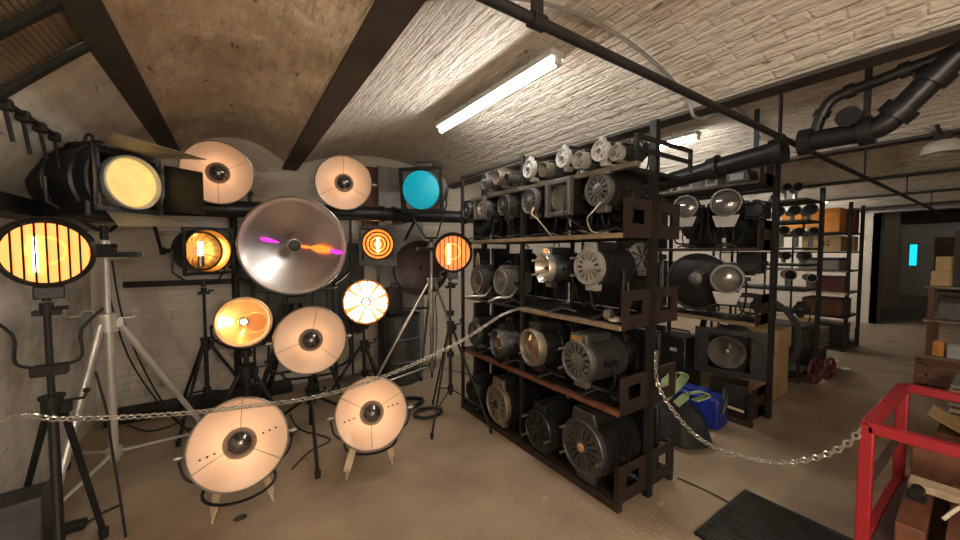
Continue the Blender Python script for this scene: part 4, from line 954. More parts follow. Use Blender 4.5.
wl = lambda p: Rm.inverted() @ (V(p) - lc); b = MB(); b.bar(wl((lc.x + .08, lc.y + .12, lc.z - .15)), wl((lc.x + .14, BY - .003, lc.z - .15)), .04, .04); b.build('wall_arm', 'dgrey', r)
# --- teal lamp on the tall aluminium stand
lc = ony(421, 190, 3.55); LR = 39 * depth(lc) / FPX / 2; d = toward_cam(lc, -.33, 0); Rm = basis(d)
r = thing('teal_spotlight', 'grey cylindrical spotlight with a glowing teal gel, at the end of the wall pipe', 'spotlight', lc, Rm)
MB().lathe([(-.02, LR * .96), (-.02, LR * 1.04), (-.1, LR * 1.04), (-.105, LR * 1.12), (-.13, LR * 1.12), (-.135, LR * 1.04), (-.2, LR * 1.04), (-.205, LR * 1.12), (-.23, LR * 1.12), (-.235, LR * 1.04), (-.36, LR * 1.0), (-.40, LR * .7), (-.40, 0)], 40).build('lamp_body', 'grey', r)
MB().frame(LR * 2.3, LR * 2.3, LR * 1.9, LR * 1.9, .02, None, (-.02, 0, 0)).build('gel_frame', 'satin', r, bevel=.004)
pr = [(.0, LR * .97)]
for k in range(8, 0, -1): q = LR * .97 * k / 8; pr += [(.006 + .03 * (1 - (k / 8) ** 2), q), (.003 + .03 * (1 - (k / 8) ** 2), q - .002)]
pr.append((.036, 0)); MB().lathe(pr, 44).build('gel_lens', 'teal', r, ang=20)
b = MB(); b.box((-.2, 0, LR * 1.2), (.24, LR * 1.0, LR * .36)); b.box((-.2, 0, LR * 1.48), (.26, LR * .7, LR * .12)); b.cyl((-.2, 0, LR * 1.5), (-.2, 0, LR * 1.9), .008); b.build('chimney', 'grey', r, bevel=.012)
wl = lambda p: Rm.inverted() @ (V(p) - lc); DC = (1.74, 3.52); zt = 1.66
b = MB(); s_ = V((Rm.col[1].x, Rm.col[1].y, 0)).normalized(); md_ = lc - d * .15
for sg in (-1, 1): b.tube([wl(p) for p in (md_ + s_ * sg * LR * 1.15, md_ + s_ * sg * LR * 1.15 + V((0, 0, -LR * .8)), V((DC[0], DC[1], zt + .05)) + s_ * sg * .06)], .010, 6)
b.bar(wl(V((DC[0], DC[1], zt + .05)) - s_ * .07), wl(V((DC[0], DC[1], zt + .05)) + s_ * .07), .03, .02)
b.cyl(wl((DC[0], DC[1], zt + .004)), wl((DC[0], DC[1], zt + .06)), .02); b.build('yoke', 'satin', r)
t4 = tripod('tall grey telescopic tripod in front of the white brick pier, under the teal spotlight', DC, zt, 1.22, [tuple(onz(362, 408).xy), (DC[0] + .45, DC[1] - .15), (DC[0] + .1, DC[1] + .5)], 'steel', .022, .34, legr=.016)
b = MB(); b.tube(smooth([(.03, 0, 1.27), (.10, 0, 1.28), (.11, 0, 1.34), (.16, 0, 1.35)], 3), .007, 6); b.build('crank_handle', 'steel', t4)
b = MB(); b.box((0, 0, zt - .07), (.32, .06, .04)); b.build('head_plate', 'satin', t4)
# dull red reflector hung on the wall behind
c = ony(421, 268, 4.3); R = 54 * depth(c) / FPX / 2; d = toward_cam(c, -.1, 0); Rm = basis(d)
r = thing('unlit_dish', 'unlit dull red round dish behind the tall grey tripod, below the teal spotlight', 'dish lamp', c, Rm)
MB().lathe([(0, R), (-.03, R * .95), (-.08, R * .7), (-.12, R * .35), (-.13, 0)], 44).build('dish', 'maroon', r, ang=60)
MB().lathe([(-.004, R), (-.034, R * .955), (-.084, R * .705), (-.124, R * .355), (-.136, 0)], 44).build('dish_back', 'satin', r)
MB().ring(0, R, .007, 44).build('rim', 'satin', r)
wl = lambda p: Rm.inverted() @ (V(p) - c); b = MB(); b.bar(wl(c - d * .13), wl((c.x + .02, BY - .123, c.z + .02)), .05, .05); b.build('wall_bracket', 'satin', r)
# ------------------------------------------------------------------ ceiling fittings
def tube_light(label, x, y0, y1, z, group='fluorescent ceiling tubes', tm='tube', drop=False):
    r = thing('fluorescent_light', label, 'ceiling light', (x, (y0 + y1) / 2, z), None, group); L = y1 - y0
    b = MB(); b.box((0, 0, .045), (.11, L + .04, .04)); b.build('batten', 'white', r, bevel=.006)
    for s_ in (-1, 1): MB().box((0, s_ * (L / 2 + .012), .012), (.035, .03, .06)).build('tube_holder', 'white', r, bevel=.004)
    MB().cyl((0, -L / 2, 0), (0, L / 2, 0), .019, None, 16).build('tube', M[tm], r)
    for s_ in (-1, 1): MB().cyl((0, s_ * L * .35, .065), (0, s_ * L * .35, .40 if drop else .11), .005 if drop else .012, None, 8).build('hanger', 'white', r)
    return r
tube_light('long fluorescent tube on the white brick vault, left of the near rack top', 1.58, 1.56, 2.98, 2.655)
tube_light('shorter-looking fluorescent tube half hidden behind the near rack\'s tall post', 3.72, 1.80, 3.25, 2.655, tm='fartube')
tube_light('fluorescent tube glimpsed as a bright strip between the shelves of the third rack', 7.6, 2.5, 3.95, 2.62, tm='fartube')
tube_light('fluorescent tube lighting the white wall behind the orange crates', 10.2, 2.3, 3.7, 2.62, tm='fartube')
tube_light('unseen warm fill tube added behind the camera under the plastered vault', .05, -2.0, -.6, 2.35, tm='filltube', drop=True)  # out-of-view fill light, added to raise the room brightness
for (x, lab) in ((-.75, 'unseen warm fill bulb added behind the camera, by the left wall'), (.35, 'unseen warm fill bulb added behind the camera, under the iron beam')):  # two bulbs added out of view as warm fill for the room
    r = thing('fill_bulb', lab, 'ceiling light', (x, -1.0, 1.75)); MB().sphere((0, 0, 0), .06, 24, 14).build('globe', M['globe'], r); MB().cyl((0, 0, .055), (0, 0, .12), .022).build('lamp_holder', 'black', r); MB().cyl((0, 0, .12), (0, 0, .82), .004, None, 6).build('flex', 'cable', r)
tube_light('dim fill tube added deep inside the passage beyond the opening', 18.2, .2, 1.4, 2.6, tm='passagefill')  # fill light added to brighten the passage a little
# tie rod across the bays
TY = .84
ta, tb = ony(475, -2, TY), ony(950, 215, TY); zt = (ta.z + tb.z) / 2 - .02
r = thing('tie_rod', 'long straight iron tie rod crossing the ceiling from top centre to the far right', 'tie rod', (WX, TY, zt))
MB().cyl((.01, 0, 0), (CW - WX - .01, 0, 0), .017, None, 12).build('rod', 'iron', r)
for x in (ony(537, 20, TY).x, 2.72):
    b = MB(); zz = ZB - .004 if abs(x - 2.72) < .1 else ZB + .06
    b.box((x - WX, 0, (zz - zt) / 2 + .004), (.045, .008, zz - zt - .012)); b.cyl((x - WX - .025, 0, 0), (x - WX + .025, 0, 0), .024); b.build('hanger_strap', 'iron', r)
for x in (4.8, 6.95, 9.1): MB().box((x - WX, 0, (ZB - zt) / 2), (.035, .008, ZB - zt - .004)).build('hanger_strap', 'iron', r)
# conduit following the vault
pts = []
for i in range(13):
    t = i / 12; x = BX[1] + .06 + (BX[2] - BX[1] - .2) * t; tt = (x - BX[1]) / (BX[2] - BX[1]); pts.append((x, 1.36 - .08 * t, ZB + .005 + RISE[1] * (1 - (2 * tt - 1) ** 2)))
pts += [(2.56, 1.27, ZB - .02), (2.60, 1.27, ZB - .035), (2.70, 1.27, ZB - .035), (2.77, 1.27, ZB - .02), (2.9, 1.27, ZB + .06)]
for t in (.2, .4, .6, .8): pts.append((2.66 + 2.14 * t, 1.27 + .3 * t, ZB + .015 + .27 * (1 - (2 * t - 1) ** 2)))
tag(MB().tube(smooth(pts, 3), .011, 6).build('electrical_conduit', 'pale'), 'thin conduit pipe arching across the brick vault near the tie rod', 'conduit')
# drain pipe over the aisle
XP = 2.95
p0, p1 = onx(785, 149, XP), onx(640, 189, XP); dd = (p1 - p0)
pend = p0 + dd * (3.3 / abs(dd.y))
if pend.y > 4.6: pend = p0 + dd * ((4.6 - p0.y) / dd.y)
r = thing('drain_pipe', 'fat black cast-iron drain pipe sloping above the second rack, with socket joints', 'pipe', p0)
MB().cyl((0, 0, 0), pend - p0, .066, None, 28).build('pipe_run', 'pipe', r)
e = dd.normalized()
for s_ in (.0, .38, 1.2, 2.2):
    MB().cyl(e * s_, e * (s_ + .07), .082, None, 28).build('socket_joint', 'pipe', r); MB().cyl(e * (s_ + .0), e * (s_ + .015), .09, None, 28).build('socket_lip', 'pipe', r)
for s_ in (.16, 1.7): b = MB(); q = e * s_; b.bar(q + V((0, 0, .066)), V((q.x, q.y, ZB + .02 - p0.z)), .03, .006); b.build('strap', 'pipe', r)
# branching elbow pipe to the right
pp = [onx(x, y, XP) for x, y in ((806, 142), (835, 137), (866, 131), (884, 124), (898, 112), (915, 96), (935, 76), (958, 54))]
r = thing('elbow_pipe', 'black cast-iron pipe with a big upward bend, side branch and valve near the ceiling', 'pipe', pp[0])
rel = [p - pp[0] for p in pp]
MB().tube(smooth(rel, 5), .058, 20).build('main_pipe', 'pipe', r)
for i, q in ((0, .078), (2, .078), (4, .078), (6, .074)):
    dn = (rel[min(i + 1, 7)] - rel[max(i - 1, 0)]).normalized(); MB().cyl(rel[i] - dn * .03, rel[i] + dn * .03, q, None, 24).build('socket_joint', 'pipe', r)
br = [onx(x, y, XP) - pp[0] for x, y in ((815, 132), (822, 114), (832, 100), (850, 91), (880, 80), (905, 70), (930, 61), (955, 50))]
MB().tube(smooth(br, 5), .030, 14).build('branch_pipe', 'pipe', r)
for i in (1, 3, 5): dn = (br[i + 1] - br[i - 1]).normalized(); MB().cyl(br[i] - dn * .02, br[i] + dn * .02, .041, None, 18).build('branch_joint', 'pipe', r)
q = onx(851, 119, XP) - pp[0]; b = MB(); b.cyl(q + V((.03, 0, 0)), q - V((.07, 0, 0)), .055, None, 24); b.cyl(q + V((0, 0, 0)), q + V((0, 0, -.1)), .03); b.build('valve', 'pipe', r)
for k in (7, 2): MB().bar(rel[k], V((rel[k].x, rel[k].y, ZB + .1 - pp[0].z)), .03, .012).build('strap', 'pipe', r)
# pendant shade lamp at the right edge
p = onx(943, 150, 4.74); r = thing('pendant_lamp', 'white enamel bowl lamp with a dark fitting hanging from the beam at the far right', 'ceiling light', p)
RD = basis(V((0, 0, -1)))
MB().lathe([(.03, .118), (.025, .124), (-.02, .118), (-.06, .09), (-.085, .05), (-.085, 0)], 36, RD).build('shade', 'white', r)
MB().lathe([(.028, .116), (-.018, .112), (-.055, .085), (-.075, 0)], 36, RD).build('shade_lining', 'pale', r)
b = MB(); b.cyl((0, 0, .085), (0, 0, ZB - p.z - .004), .035, None, 14); b.box((0, 0, .10), (.14, .09, .06)); b.tube([(-.05, 0, .1), (-.09, .02, .15), (-.07, .03, .19)], .012); b.build('fitting', 'iron', r)
# small hook boxes and cables on the ceiling and left wall
for (px, py, z, lab) in ((155, 118, None, 'dark rusty hook lump on the back wall above the black projector'), (173, 137, None, 'dark rusty hook lump on the back wall between projector and dish')):
    p = ony(px, py, BY - .03); b = MB(); b.box((0, 0, 0), (.05, .056, .07)); b.cyl((0, -.02, -.02), (0, -.06, -.06), .014); o = b.build('wall_hook', 'iron', None, bevel=.008); o.location = p; tag(o, lab, 'hook')
r = thing('wall_bracket', 'row of black clamps with dangling rods high on the curved left wall', 'bracket', (-.80, 2.72, 2.165))
for k, y in enumerate((2.46, 2.62, 2.80, 2.98)):
    b = MB(); b.box((0, y - 2.72, .02), (.045, .04, .05)); b.build('clamp', 'iron', r, bevel=.008)
    MB().cyl((.0, y - 2.72, 0), (.01, y - 2.70, -.13 - .02 * (k % 2)), .008, None, 8).build('rod', 'iron', r)
MB().bar((0, -.28, .03), (0, .30, .03), .018, .018).build('bar', 'iron', r)
r = thing('wall_shelf', 'thick black timber ledge on the left wall behind the amber lamp', 'shelf', (WX, 3.1, 1.8)); MB().box((.09, 0, 0), (.17, .9, .10)).build('board', 'black', r, bevel=.008)
# batten and posts on the back wall
zb_ = ony(150, 284, BY - .04).z
tag(MB().box((.0, BY - .034, zb_), (1.75, .06, .055)).build('wall_batten', 'iron'), 'dark horizontal batten on the back wall behind the aluminium tripod', 'batten')
for (px, w, lab) in ((236, .07, 'dark upright pipe on the back wall between the drum lamp and the mirror dish'), (335, .05, 'grey upright conduit on the back wall right of the mirror dish'), (352, .03, 'thin grey upright conduit on the back wall left of the ring lamp'), (253, .03, 'thin upright conduit on the back wall behind the mirror dish rim')):
    x = ony(px, 300, BY - .06).x; b = MB(); b.cyl((x, BY - .05, .002), (x, BY - .05, 2.52), w / 2, None, 12)
    for z in (.6, 1.4, 2.2): b.box((x, BY - .022, z), (w + .04, .04, .03))
    o = b.build('wall_conduit', 'iron' if px == 236 else 'dgrey'); tag(o, lab, 'conduit')
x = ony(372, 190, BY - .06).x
r = thing('opening_board', 'narrow tall dark board standing for the dark opening beside the white brick pier', 'panel', (x, BY - .032, 1.95)); MB().box((0, 0, .3), (.24, .06, .8)).build('board', 'wood2', r)  # brown board painted dark in place of an open gap in the wall
r = thing('wall_panel', 'grey boarded panel on the back wall behind the ring lamp', 'panel', (ony(300, 300, BY - .03).x, BY - .018, .55))
for k in range(9): MB().box((.06 + (k - 4) * .155, 0, .55), (.15, .03, 1.15)).build('board', 'dgrey', r, bevel=.004)
# ------------------------------------------------------------------ floor things at the back
p = onz(408, 386); r = thing('steel_drum', 'old grey steel drum standing by the back wall under the jerrycan', 'barrel', (p.x, p.y + .26, 0))
MB().lathe([(0, 0), (0, .24), (.01, .25), (.25, .25), (.265, .262), (.28, .25), (.52, .25), (.535, .262), (.55, .25), (.80, .25), (.805, .245), (.785, .235), (.785, 0)], 40, basis(V((0, 0, 1))), (0, 0, .003)).build('barrel_body', 'dgrey', r)
MB().ring(0, .25, .010, 40, 8, basis(V((0, 0, 1))), (0, 0, .803)).build('top_rim', 'dgrey', r)
dz = .805
j = thing('jerrycan', 'brown metal jerrycan standing on the grey drum', 'can', (p.x - .03, p.y + .27, dz - .013))
MB().prism(rr(.25, .34, .05), .13, Matrix.Rotation(.5, 3, 'Z') @ Matrix.Rotation(PI / 2, 3, 'Z'), (0, 0, .173)).build('can_body', 'rust', j, bevel=.01)
MB().tube([(-.06, .02, .34), (-.05, .02, .385), (.06, .07, .385), (.07, .07, .34)], .010).build('handle', 'rust', j)
tag(MB().tube(smooth([(p.x - .24, p.y + .1, .9), (p.x - .16, p.y - .02, .92), (p.x + .25, p.y - .02, .9), (p.x + .36, p.y + .1, .89)], 3), .012, 6).build('guard_rail', 'iron'), 'thin dark rail passing in front of the grey drum top', 'rail')
b_ = bpy.data.objects['guard_rail']
for sx in (-.24, .36): MB().cyl((p.x + sx, p.y + .1, .003), (p.x + sx, p.y + .1, .9), .012, None, 8).build('rail_post', 'iron', b_)
# slab leaning at the lower left corner
r = thing('floor_wedge', 'dark grey wedge-shaped slab on the floor in the bottom left corner', 'slab', (-.93, 2.78, 0), Matrix.Rotation(.15, 3, 'Z'))
MB().prism([(-.18, 0), (.24, 0), (.06, .34), (-.12, .34)], .22, None, (-.13, 0, .002)).build('slab_body', 'dgrey', r, bevel=.01)
r = thing('stacked_plinth', 'low dark timber plinth along the foot of the back wall behind the tripods', 'plinth', (-.25, 4.6, 0)); MB().box((0, 0, .045), (1.5, .26, .086)).build('plinth_body', 'iron', r, bevel=.01)
# cables
def cable(label, pts, m='cable', r=.006, name='power_cable'): return tag(MB().tube(smooth(pts, 5), r, 6).build(name, m), label, 'cable')
def fz(px, py, z=.008): p = onz(px, py); return (p.x, p.y, z)
cable('black cable trailing on the floor from the drum lamp tripod towards the aluminium tripod', [fz(128, 426), fz(150, 432), fz(175, 425), fz(185, 418)])
cable('black cable hanging down the aluminium tripod to the floor', [(-.68, 3.39, 1.5), (-.64, 3.44, 1.05), (-.52, 3.55, .55), (-.4, 3.7, .2), (-.3, 3.85, .02), (-.05, 4.0, .01)])
cable('second black cable hanging behind the aluminium tripod', [(-.74, 3.47, 1.4), (-.66, 3.6, .8), (-.5, 3.8, .3), (-.35, 3.9, .05), (-.2, 4.1, .01), (0, 4.1, .01)])
cable('black cable drooping beside the dark tripod by the left wall', [(-.60, 2.60, .95), (-.57, 2.62, .72), (-.57, 2.66, .55), (-.55, 2.66, .3), (-.53, 2.66, .01)])
cable('black cable lying along the floor between the floor dishes', [fz(292, 470), fz(310, 452), fz(330, 440), fz(300, 430), fz(290, 415)])
cable('black cable across the aisle floor from the rack foot to the ribbed mat', [fz(678, 479), fz(700, 489), fz(722, 500), fz(742, 512)], r=.005)
cable('grey hose dangling from the orange striped lamp to its tripod', [(s2[1].x + .06, s2[1].y + .2, s2[1].z - .2), (s2[1].x - .06, s2[1].y + .22, 1.15), (s2[1].x - .05, s2[1].y + .22, .9), (s2[1].x - .08, s2[1].y + .2, .5)], 'cable', .005)
coil('pile of black cable on the floor behind the right floor dish, by the drum', (1.42, 3.42, 0), .15, 'cable', 4, .011, seedv=5)
coil('loose black cable heap at the foot of the tall grey tripod', (1.5, 3.12, 0), .13, 'cable', 3, .009, seedv=6)
r = thing('cable_plug', 'small dark plug and cable end on the floor by the dark tripod', 'plug', fz(74, 530, 0)); b = MB(); b.box((0, 0, .022), (.10, .07, .04)); b.build('plug_body', 'rubber', r, bevel=.01); MB().tube([(.05, 0, .02), (.09, .02, .03), (.1, .08, .012), (.16, .12, .008)], .007).build('cord', 'cable', r)
p = onz(318, 480); b = MB(); b.lathe([(0, 0), (0, .026), (.02, .032), (.045, .024), (.05, .03), (.065, .03), (.07, .014), (.25, .013), (.25, 0)], 16, basis(V((0, 0, 1))), (p.x, p.y, .002))
# chain barrier
def chain(label, A, B, pix, name='barrier_chain', link=.034, wire=.0042):
    A, B = V(A), V(B); n = V((B.y - A.y, A.x - B.x, 0)); pts = []
    for (px, py) in pix:
        d = ray(px, py); t = n.dot(A - O) / n.dot(d); pts.append(O + d * t)
    pts = [A] + pts + [B]; sp = smooth(pts, 12); L = [0]
    for a, b in zip(sp, sp[1:]): L.append(L[-1] + (b - a).length)
    step = link * .72; N = int(L[-1] / step); b = MB(); k = 0
    for i in range(N):
        s_ = (i + .5) * step
        while k < len(L) - 2 and L[k + 1] < s_: k += 1
        f = (s_ - L[k]) / max(L[k + 1] - L[k], 1e-6); c = sp[k].lerp(sp[k + 1], f); R = basis(sp[k + 1] - sp[k]) @ Matrix.Rotation(PI / 2 * (i % 2) + .35, 3, 'X')
        q = []
        hl, hw = link * .5 - wire, link * .30
        for a in range(10):
            an = 2 * PI * a / 10; q.append(c + R @ V((hl * math.cos(an), hw * math.sin(an), 0)))
        b.tube(q, wire, 5, True)
    return tag(b.build(name, 'chain'), label, 'chain')
chain('zinc chain slung low across the glowing lamps from the left wall to the near rack', (-1.095, 2.02, onz(0, 420, .84).z), (1.83, 2.165, 1.12), [(1, 420), (60, 419), (130, 417), (200, 412), (250, 406), (300, 400), (350, 388), (400, 370), (440, 352), (470, 336), (500, 316)])
CART = onz(868, 424, .9)
chain('zinc chain sagging from the near rack post to the red trolley', (2.14, 1.24, .95), (CART.x - .038, CART.y + .01, .90), [(658, 385), (680, 419), (705, 442), (740, 456), (785, 462.5), (825, 455), (852, 440)])
# ------------------------------------------------------------------ aisle: bag, blue box, mat, scraps
r = thing('blue_tool_case', 'bright blue plastic case standing on the floor between the first and second racks', 'case', (3.52, 1.83, 0), Matrix.Rotation(.05, 3, 'Z'))
MB().box((0, 0, .14), (.22, .82, .272)).build('case_body', 'blue', r, bevel=.02)
for y in (-.28, 0, .28): MB().box((-.113, y, .14), (.012, .05, .24)).build('rib', 'blue', r, bevel=.003)
MB().box((0, -.12, .285), (.12, .3, .04)).build('lid_ridge', 'blue', r, bevel=.008)
MB().cyl((.03, -.41, .20), (.03, -.55, .19), .012, None, 10).build('handle_bar', 'tan', r)
p = onz(688, 448); r = thing('cable_bag', 'slumped black bag of cable on the floor by the near rack', 'bag', (p.x + .13, p.y + .16, 0))
rnd = random.Random(4); pr = []
b = MB(); b.lathe([(0, 0), (0, .22), (.03, .26), (.10, .245), (.17, .20), (.22, .12), (.24, 0)], 26, basis(V((0, 0, 1))), (0, 0, .003))
for i, v in enumerate(b.v):
    k = 1 + .10 * math.sin(3 * math.atan2(v.y, v.x) + 1) + .06 * math.sin(7 * math.atan2(v.y, v.x)); b.v[i] = V((v.x * k, v.y * k, v.z * (1 + .25 * math.sin(2.2 * v.x * 9 + v.y * 5)) if v.z > .05 else v.z))
b.build('bag_body', 'rubber', r)
def strap(pts, w):
    b = MB(); sp = smooth([V(q) for q in pts], 6)
    for a, c in zip(sp, sp[1:]): b.bar(a, c, w, .012, V((.8, -.3, .5)))
    return b
bx, by = r.location.x, r.location.y
r2 = thing('green_strap', 'pale green webbing strap looped highest over the black bag, in front of the blue case', 'strap', (bx, by, .25))
strap([(-.16, .16, .0), (-.06, .10, .16), (.04, .04, .26), (.12, .0, .25), (.10, .04, .16), (-.02, .10, .04)], .07).build('webbing', 'green', r2)
r3 = thing('green_strap', 'pale green webbing strap end lying lower on the black bag, next to the grey loop', 'strap', (bx, by, .25))
strap([(-.02, -.0, .02), (.08, -.05, .10), (.18, -.10, .12), (.24, -.13, .08), (.12, -.08, .05)], .06).build('webbing', 'green', r3)
cable('grey-green hose loop standing up from the black bag', [(bx + .27, by - .24, .20), (bx + .31, by - .25, .33), (bx + .30, by - .24, .38), (bx + .26, by - .25, .41), (bx + .22, by - .26, .34)], 'dgrey', .013, 'hose_loop')
# ribbed mat
a, c = onz(693, 535), onz(745, 492); x0, x1 = 2.06, 2.715; y1, y0 = .953, .40
r = thing('ribbed_mat', 'black ribbed rubber floor mat at the bottom edge beside the trolley', 'mat', ((x0 + x1) / 2, (y0 + y1) / 2, 0))
MB().box((0, 0, .006), (x1 - x0, y1 - y0, .008)).build('mat_base', 'rubber', r)
b = MB(); n = 26
for k in range(n): b.box((-(x1 - x0) / 2 + .03 + (x1 - x0 - .06) * k / (n - 1), 0, .013), (.008, y1 - y0 - .05, .012))
o = b.build('ribs', 'dgrey', r); o['kind'] = 'stuff'
MB().frame(y1 - y0, x1 - x0, y1 - y0 - .05, x1 - x0 - .05, .014, Matrix(((0, 0, 1), (0, 1, 0), (1, 0, 0))), (0, 0, .003)).build('border', 'rubber', r)
def scrap(label, px, py, s_, m, seed):
    rn = random.Random(seed); p = onz(px, py); n = 7; b = MB()
    pts = [(s_ * (.6 + .5 * rn.random()) * math.cos(k * 2 * PI / n), s_ * .7 * (.6 + .5 * rn.random()) * math.sin(k * 2 * PI / n)) for k in range(n)]
    b.prism(pts, .003, Matrix(((0, 1, 0), (0, 0, 1), (1, 0, 0))), (p.x, p.y, .002)); tag(b.build('paper_scrap', m), label, 'scrap')
scrap('curled tan scrap on the floor in front of the near rack', 546, 498, .035, 'leaf', 1)
scrap('pale scrap on the floor just right of the near rack end', 661, 504, .03, 'leaf', 2)
scrap('crumpled pale litter on the floor under the lower left dish lamp', 240, 518, .05, 'dgrey', 3)
scrap('white strip of paper on the floor by the dark red wheels', 846, 369, .09, 'paper', 4)
scrap('second white scrap on the floor beyond the dark red wheels', 836, 361, .08, 'paper', 5)
# ------------------------------------------------------------------ beyond the second rack: boxes, hoop, wheels
p = onz(784, 397)
r = carton('cardboard_box', 'tall brown cardboard box on the floor just beyond the second rack post', 'box', (4.86, 1.62, 0.002), (.42, .42, .52), 'card', flaps=True)
r = carton('cardboard_box', 'smaller cardboard box with a figure 3 on its side, standing on the tall brown one', 'box', (4.86, 1.62, .525), (.40, .46, .22), 'card', flaps=True)
word('3', .14, r, (-.2035, -.02, .11), RF)
p = onx(797, 312, 5.2); r = thing('metal_hoop', 'large dark hoop leaning between the cardboard boxes and the third rack', 'hoop', (5.25, 1.88, 0.008), Matrix.Rotation(.05, 3, 'Y') @ Matrix.Rotation(.2, 3, 'Z'))
MB().lathe([(-.03, .46), (-.03, .52), (.03, .52), (.03, .46), (-.03, .46)], 48, None, (0, 0, .53)).build('hoop_band', 'iron', r)
def wheel(label, px, py, X, Rw):
    p = onx(px, py, X); r = thing('spoked_wheel', label, 'wheel', (p.x, p.y, .0), Matrix.Rotation(1.4, 3, 'Z'), 'dark red wheels on the floor by the third rack')
    q = MB().ring(0, Rw - .022, .020, 36, 8).build('rim', 'darkred', r); q.location.z = Rw + .001
    q = MB().cyl((-.03, 0, 0), (.03, 0, 0), .03).build('hub', 'darkred', r); q.location.z = Rw + .001
    for k in range(6): y, z = polar(k * PI / 3 + .3, Rw - .03); q = MB().cyl((0, y * .1, z * .1), (0, y, z), .009, None, 8).build('spoke', 'darkred', r); q.location.z = Rw + .001
    return r
wheel('larger, nearer dark red spoked wheel on the floor by the third rack', 816, 360, 5.65, .17)
wheel('smaller dark red spoked wheel standing just beyond the nearer one by the third rack', 830, 352, 6.0, .14)
r = thing('yellow_object', 'small yellow plastic case on the floor stack by the third rack', 'case', (5.32, 1.28, .0)); r['label'] = 'stack of pale metal trays at the foot of the third rack, behind the wheels'; r['category'] = 'trays'; r.name = 'metal_tray_stack'
r.location = (6.55, 1.66, 0)
for k in range(7): MB().box((.01 * (k % 3), .012 * (k % 2), .30 + .038 * k), (.5, .42, .022)).build('tray', 'steel', r, bevel=.004)
MB().box((0, 0, .145), (.44, .38, .285)).build('support_box', 'iron', r)
carton('tool_box', 'small yellow plastic box on the trays by the third rack', 'box', (6.48, 1.64, .56), (.2, .2, .12), 'card2', rz=.3)
# shelving in the passage
rack('dark steel shelving inside the unlit passage, left of the cyan light', 12.4, 13.1, [1.95, 2.5], [.1, .6, 1.1, 1.6, 2.1], 2.45, [(12.42, 1.94, 2.45)], plates=False)
for k, z in enumerate((.102, .602, 1.102, 1.602)):
    carton('storage_box', 'dark box on the unlit shelving inside the passage', 'box', (12.72, 2.22, z), (.4, .4, .26 + .04 * (k % 2)), 'dgrey', 'dark boxes on the passage shelving')
p = onx(913, 255, 15.6); r = thing('cyan_sconce', 'small bright cyan light panel on the dark pillar in the passage', 'light', (p.x - .9, 1.62, p.z))
r.location = V((14.935, 2.0, onx(913, 255, 14.9).z)); q = onx(913, 255, 14.9); r.location.y = q.y
MB().box((0, 0, 0), (.02, .13, .56)).build('glowing_panel', 'cyan', r); MB().box((.015, 0, 0), (.02, .17, .6)).build('casing', 'satin', r)
# ------------------------------------------------------------------ clutter at the right edge
r = thing('timber_shelving', 'rough timber shelving loaded with boxes at the right edge of the aisle', 'shelves', (7.25, .38, 0))
for (sx, sy) in ((-.3, -.24), (-.3, .22), (.3, -.24), (.3, .22)): MB().box((sx, sy, .58), (.045, .045, 1.156)).build('post', 'wood2', r)
for z in (.30, .74, 1.14): MB().box((0, -.01, z), (.72, .56, .022)).build('shelf', 'wood', r)
carton('cardboard_box', 'yellowish cardboard box, the upper of two stacked on the timber shelving', 'box', (7.22, .42, 1.335), (.36, .34, .17), 'card2', flaps=True)
carton('cardboard_box', 'wide yellowish cardboard box, the lower of two stacked on the timber shelving', 'box', (7.24, .38, 1.153), (.4, .48, .18), 'card2', flaps=True)
r = thing('glass_tank', 'clear glass jar box under the top board of the timber shelving', 'tank', (7.15, .37, .753)); MB().box((0, 0, .16), (.26, .42, .315)).build('tank_wall', 'glass', r, bevel=.01); MB().box((0, 0, .10), (.22, .36, .18)).build('contents', 'pale', r)
carton('small_box', 'orange printed packet on the timber shelving', 'packet', (7.10, .53, .313), (.2, .09, .16), 'orange')
carton('small_box', 'white packet next to the orange one on the timber shelving', 'packet', (7.05, .40, .313), (.2, .12, .14), 'white')
carton('small_box', 'grey packet right of the white one on the timber shelving', 'packet', (7.05, .26, .313), (.2, .1, .15), 'satin')
r = thing('wooden_crate', 'brown open wooden crate on the floor in front of the timber shelving', 'crate', (6.45, .46, 0), Matrix.Rotation(.1, 3, 'Z'))
for z in (.06, .17, .28):
    for (c_, d_) in (((-.24, 0, z), (.018, .38, .085)), ((.24, 0, z), (.018, .38, .085)), ((0, -.18, z), (.46, .018, .085)), ((0, .18, z), (.46, .018, .085))): MB().box(c_, d_).build('slat', 'wood2', r)
MB().box((0, 0, .012), (.46, .34, .018)).build('crate_bottom', 'wood2', r); 
r = thing('small_box', 'white label card lying in the brown wooden crate', 'card', (6.36, .46, .03)); MB().box((0, 0, .11), (.02, .16, .22), Matrix.Rotation(-.5, 3, 'Y')).build('card_body', 'paper', r)
r = thing('leaning_panel', 'dark brown panel standing upright on the shelving boxes at the right edge', 'panel', (6.965, .33, 1.154), Matrix.Rotation(.0, 3, 'Z')); MB().box((0, 0, .33), (.03, .24, .65)).build('board', 'rust', r, bevel=.004)
r = thing('pallet_stack', 'stack of pale slatted boards at the right edge, nearest the trolley', 'boards', (5.55, .14, 0))
for k in range(7): MB().box((0, .01 * (k % 2), .03 + .055 * k), (.5, .36, .03)).build('board', 'palewood' if k % 3 else 'pale', r)
for k in range(6):
    for sx in (-.2, .2): MB().box((sx, 0, .0575 + .055 * k), (.05, .34, .024)).build('spacer', 'wood2', r)
r = thing('wooden_crate', 'low crate with an open cardboard flap on the floor between boards and trolley', 'crate', (4.5, .14, 0)); MB().box((0, 0, .12), (.5, .34, .236)).build('crate_body', 'wood2', r, bevel=.004); MB().box((-.1, .1, .29), (.3, .26, .006), Matrix.Rotation(.5, 3, 'X')).build('flap', 'card2', r)
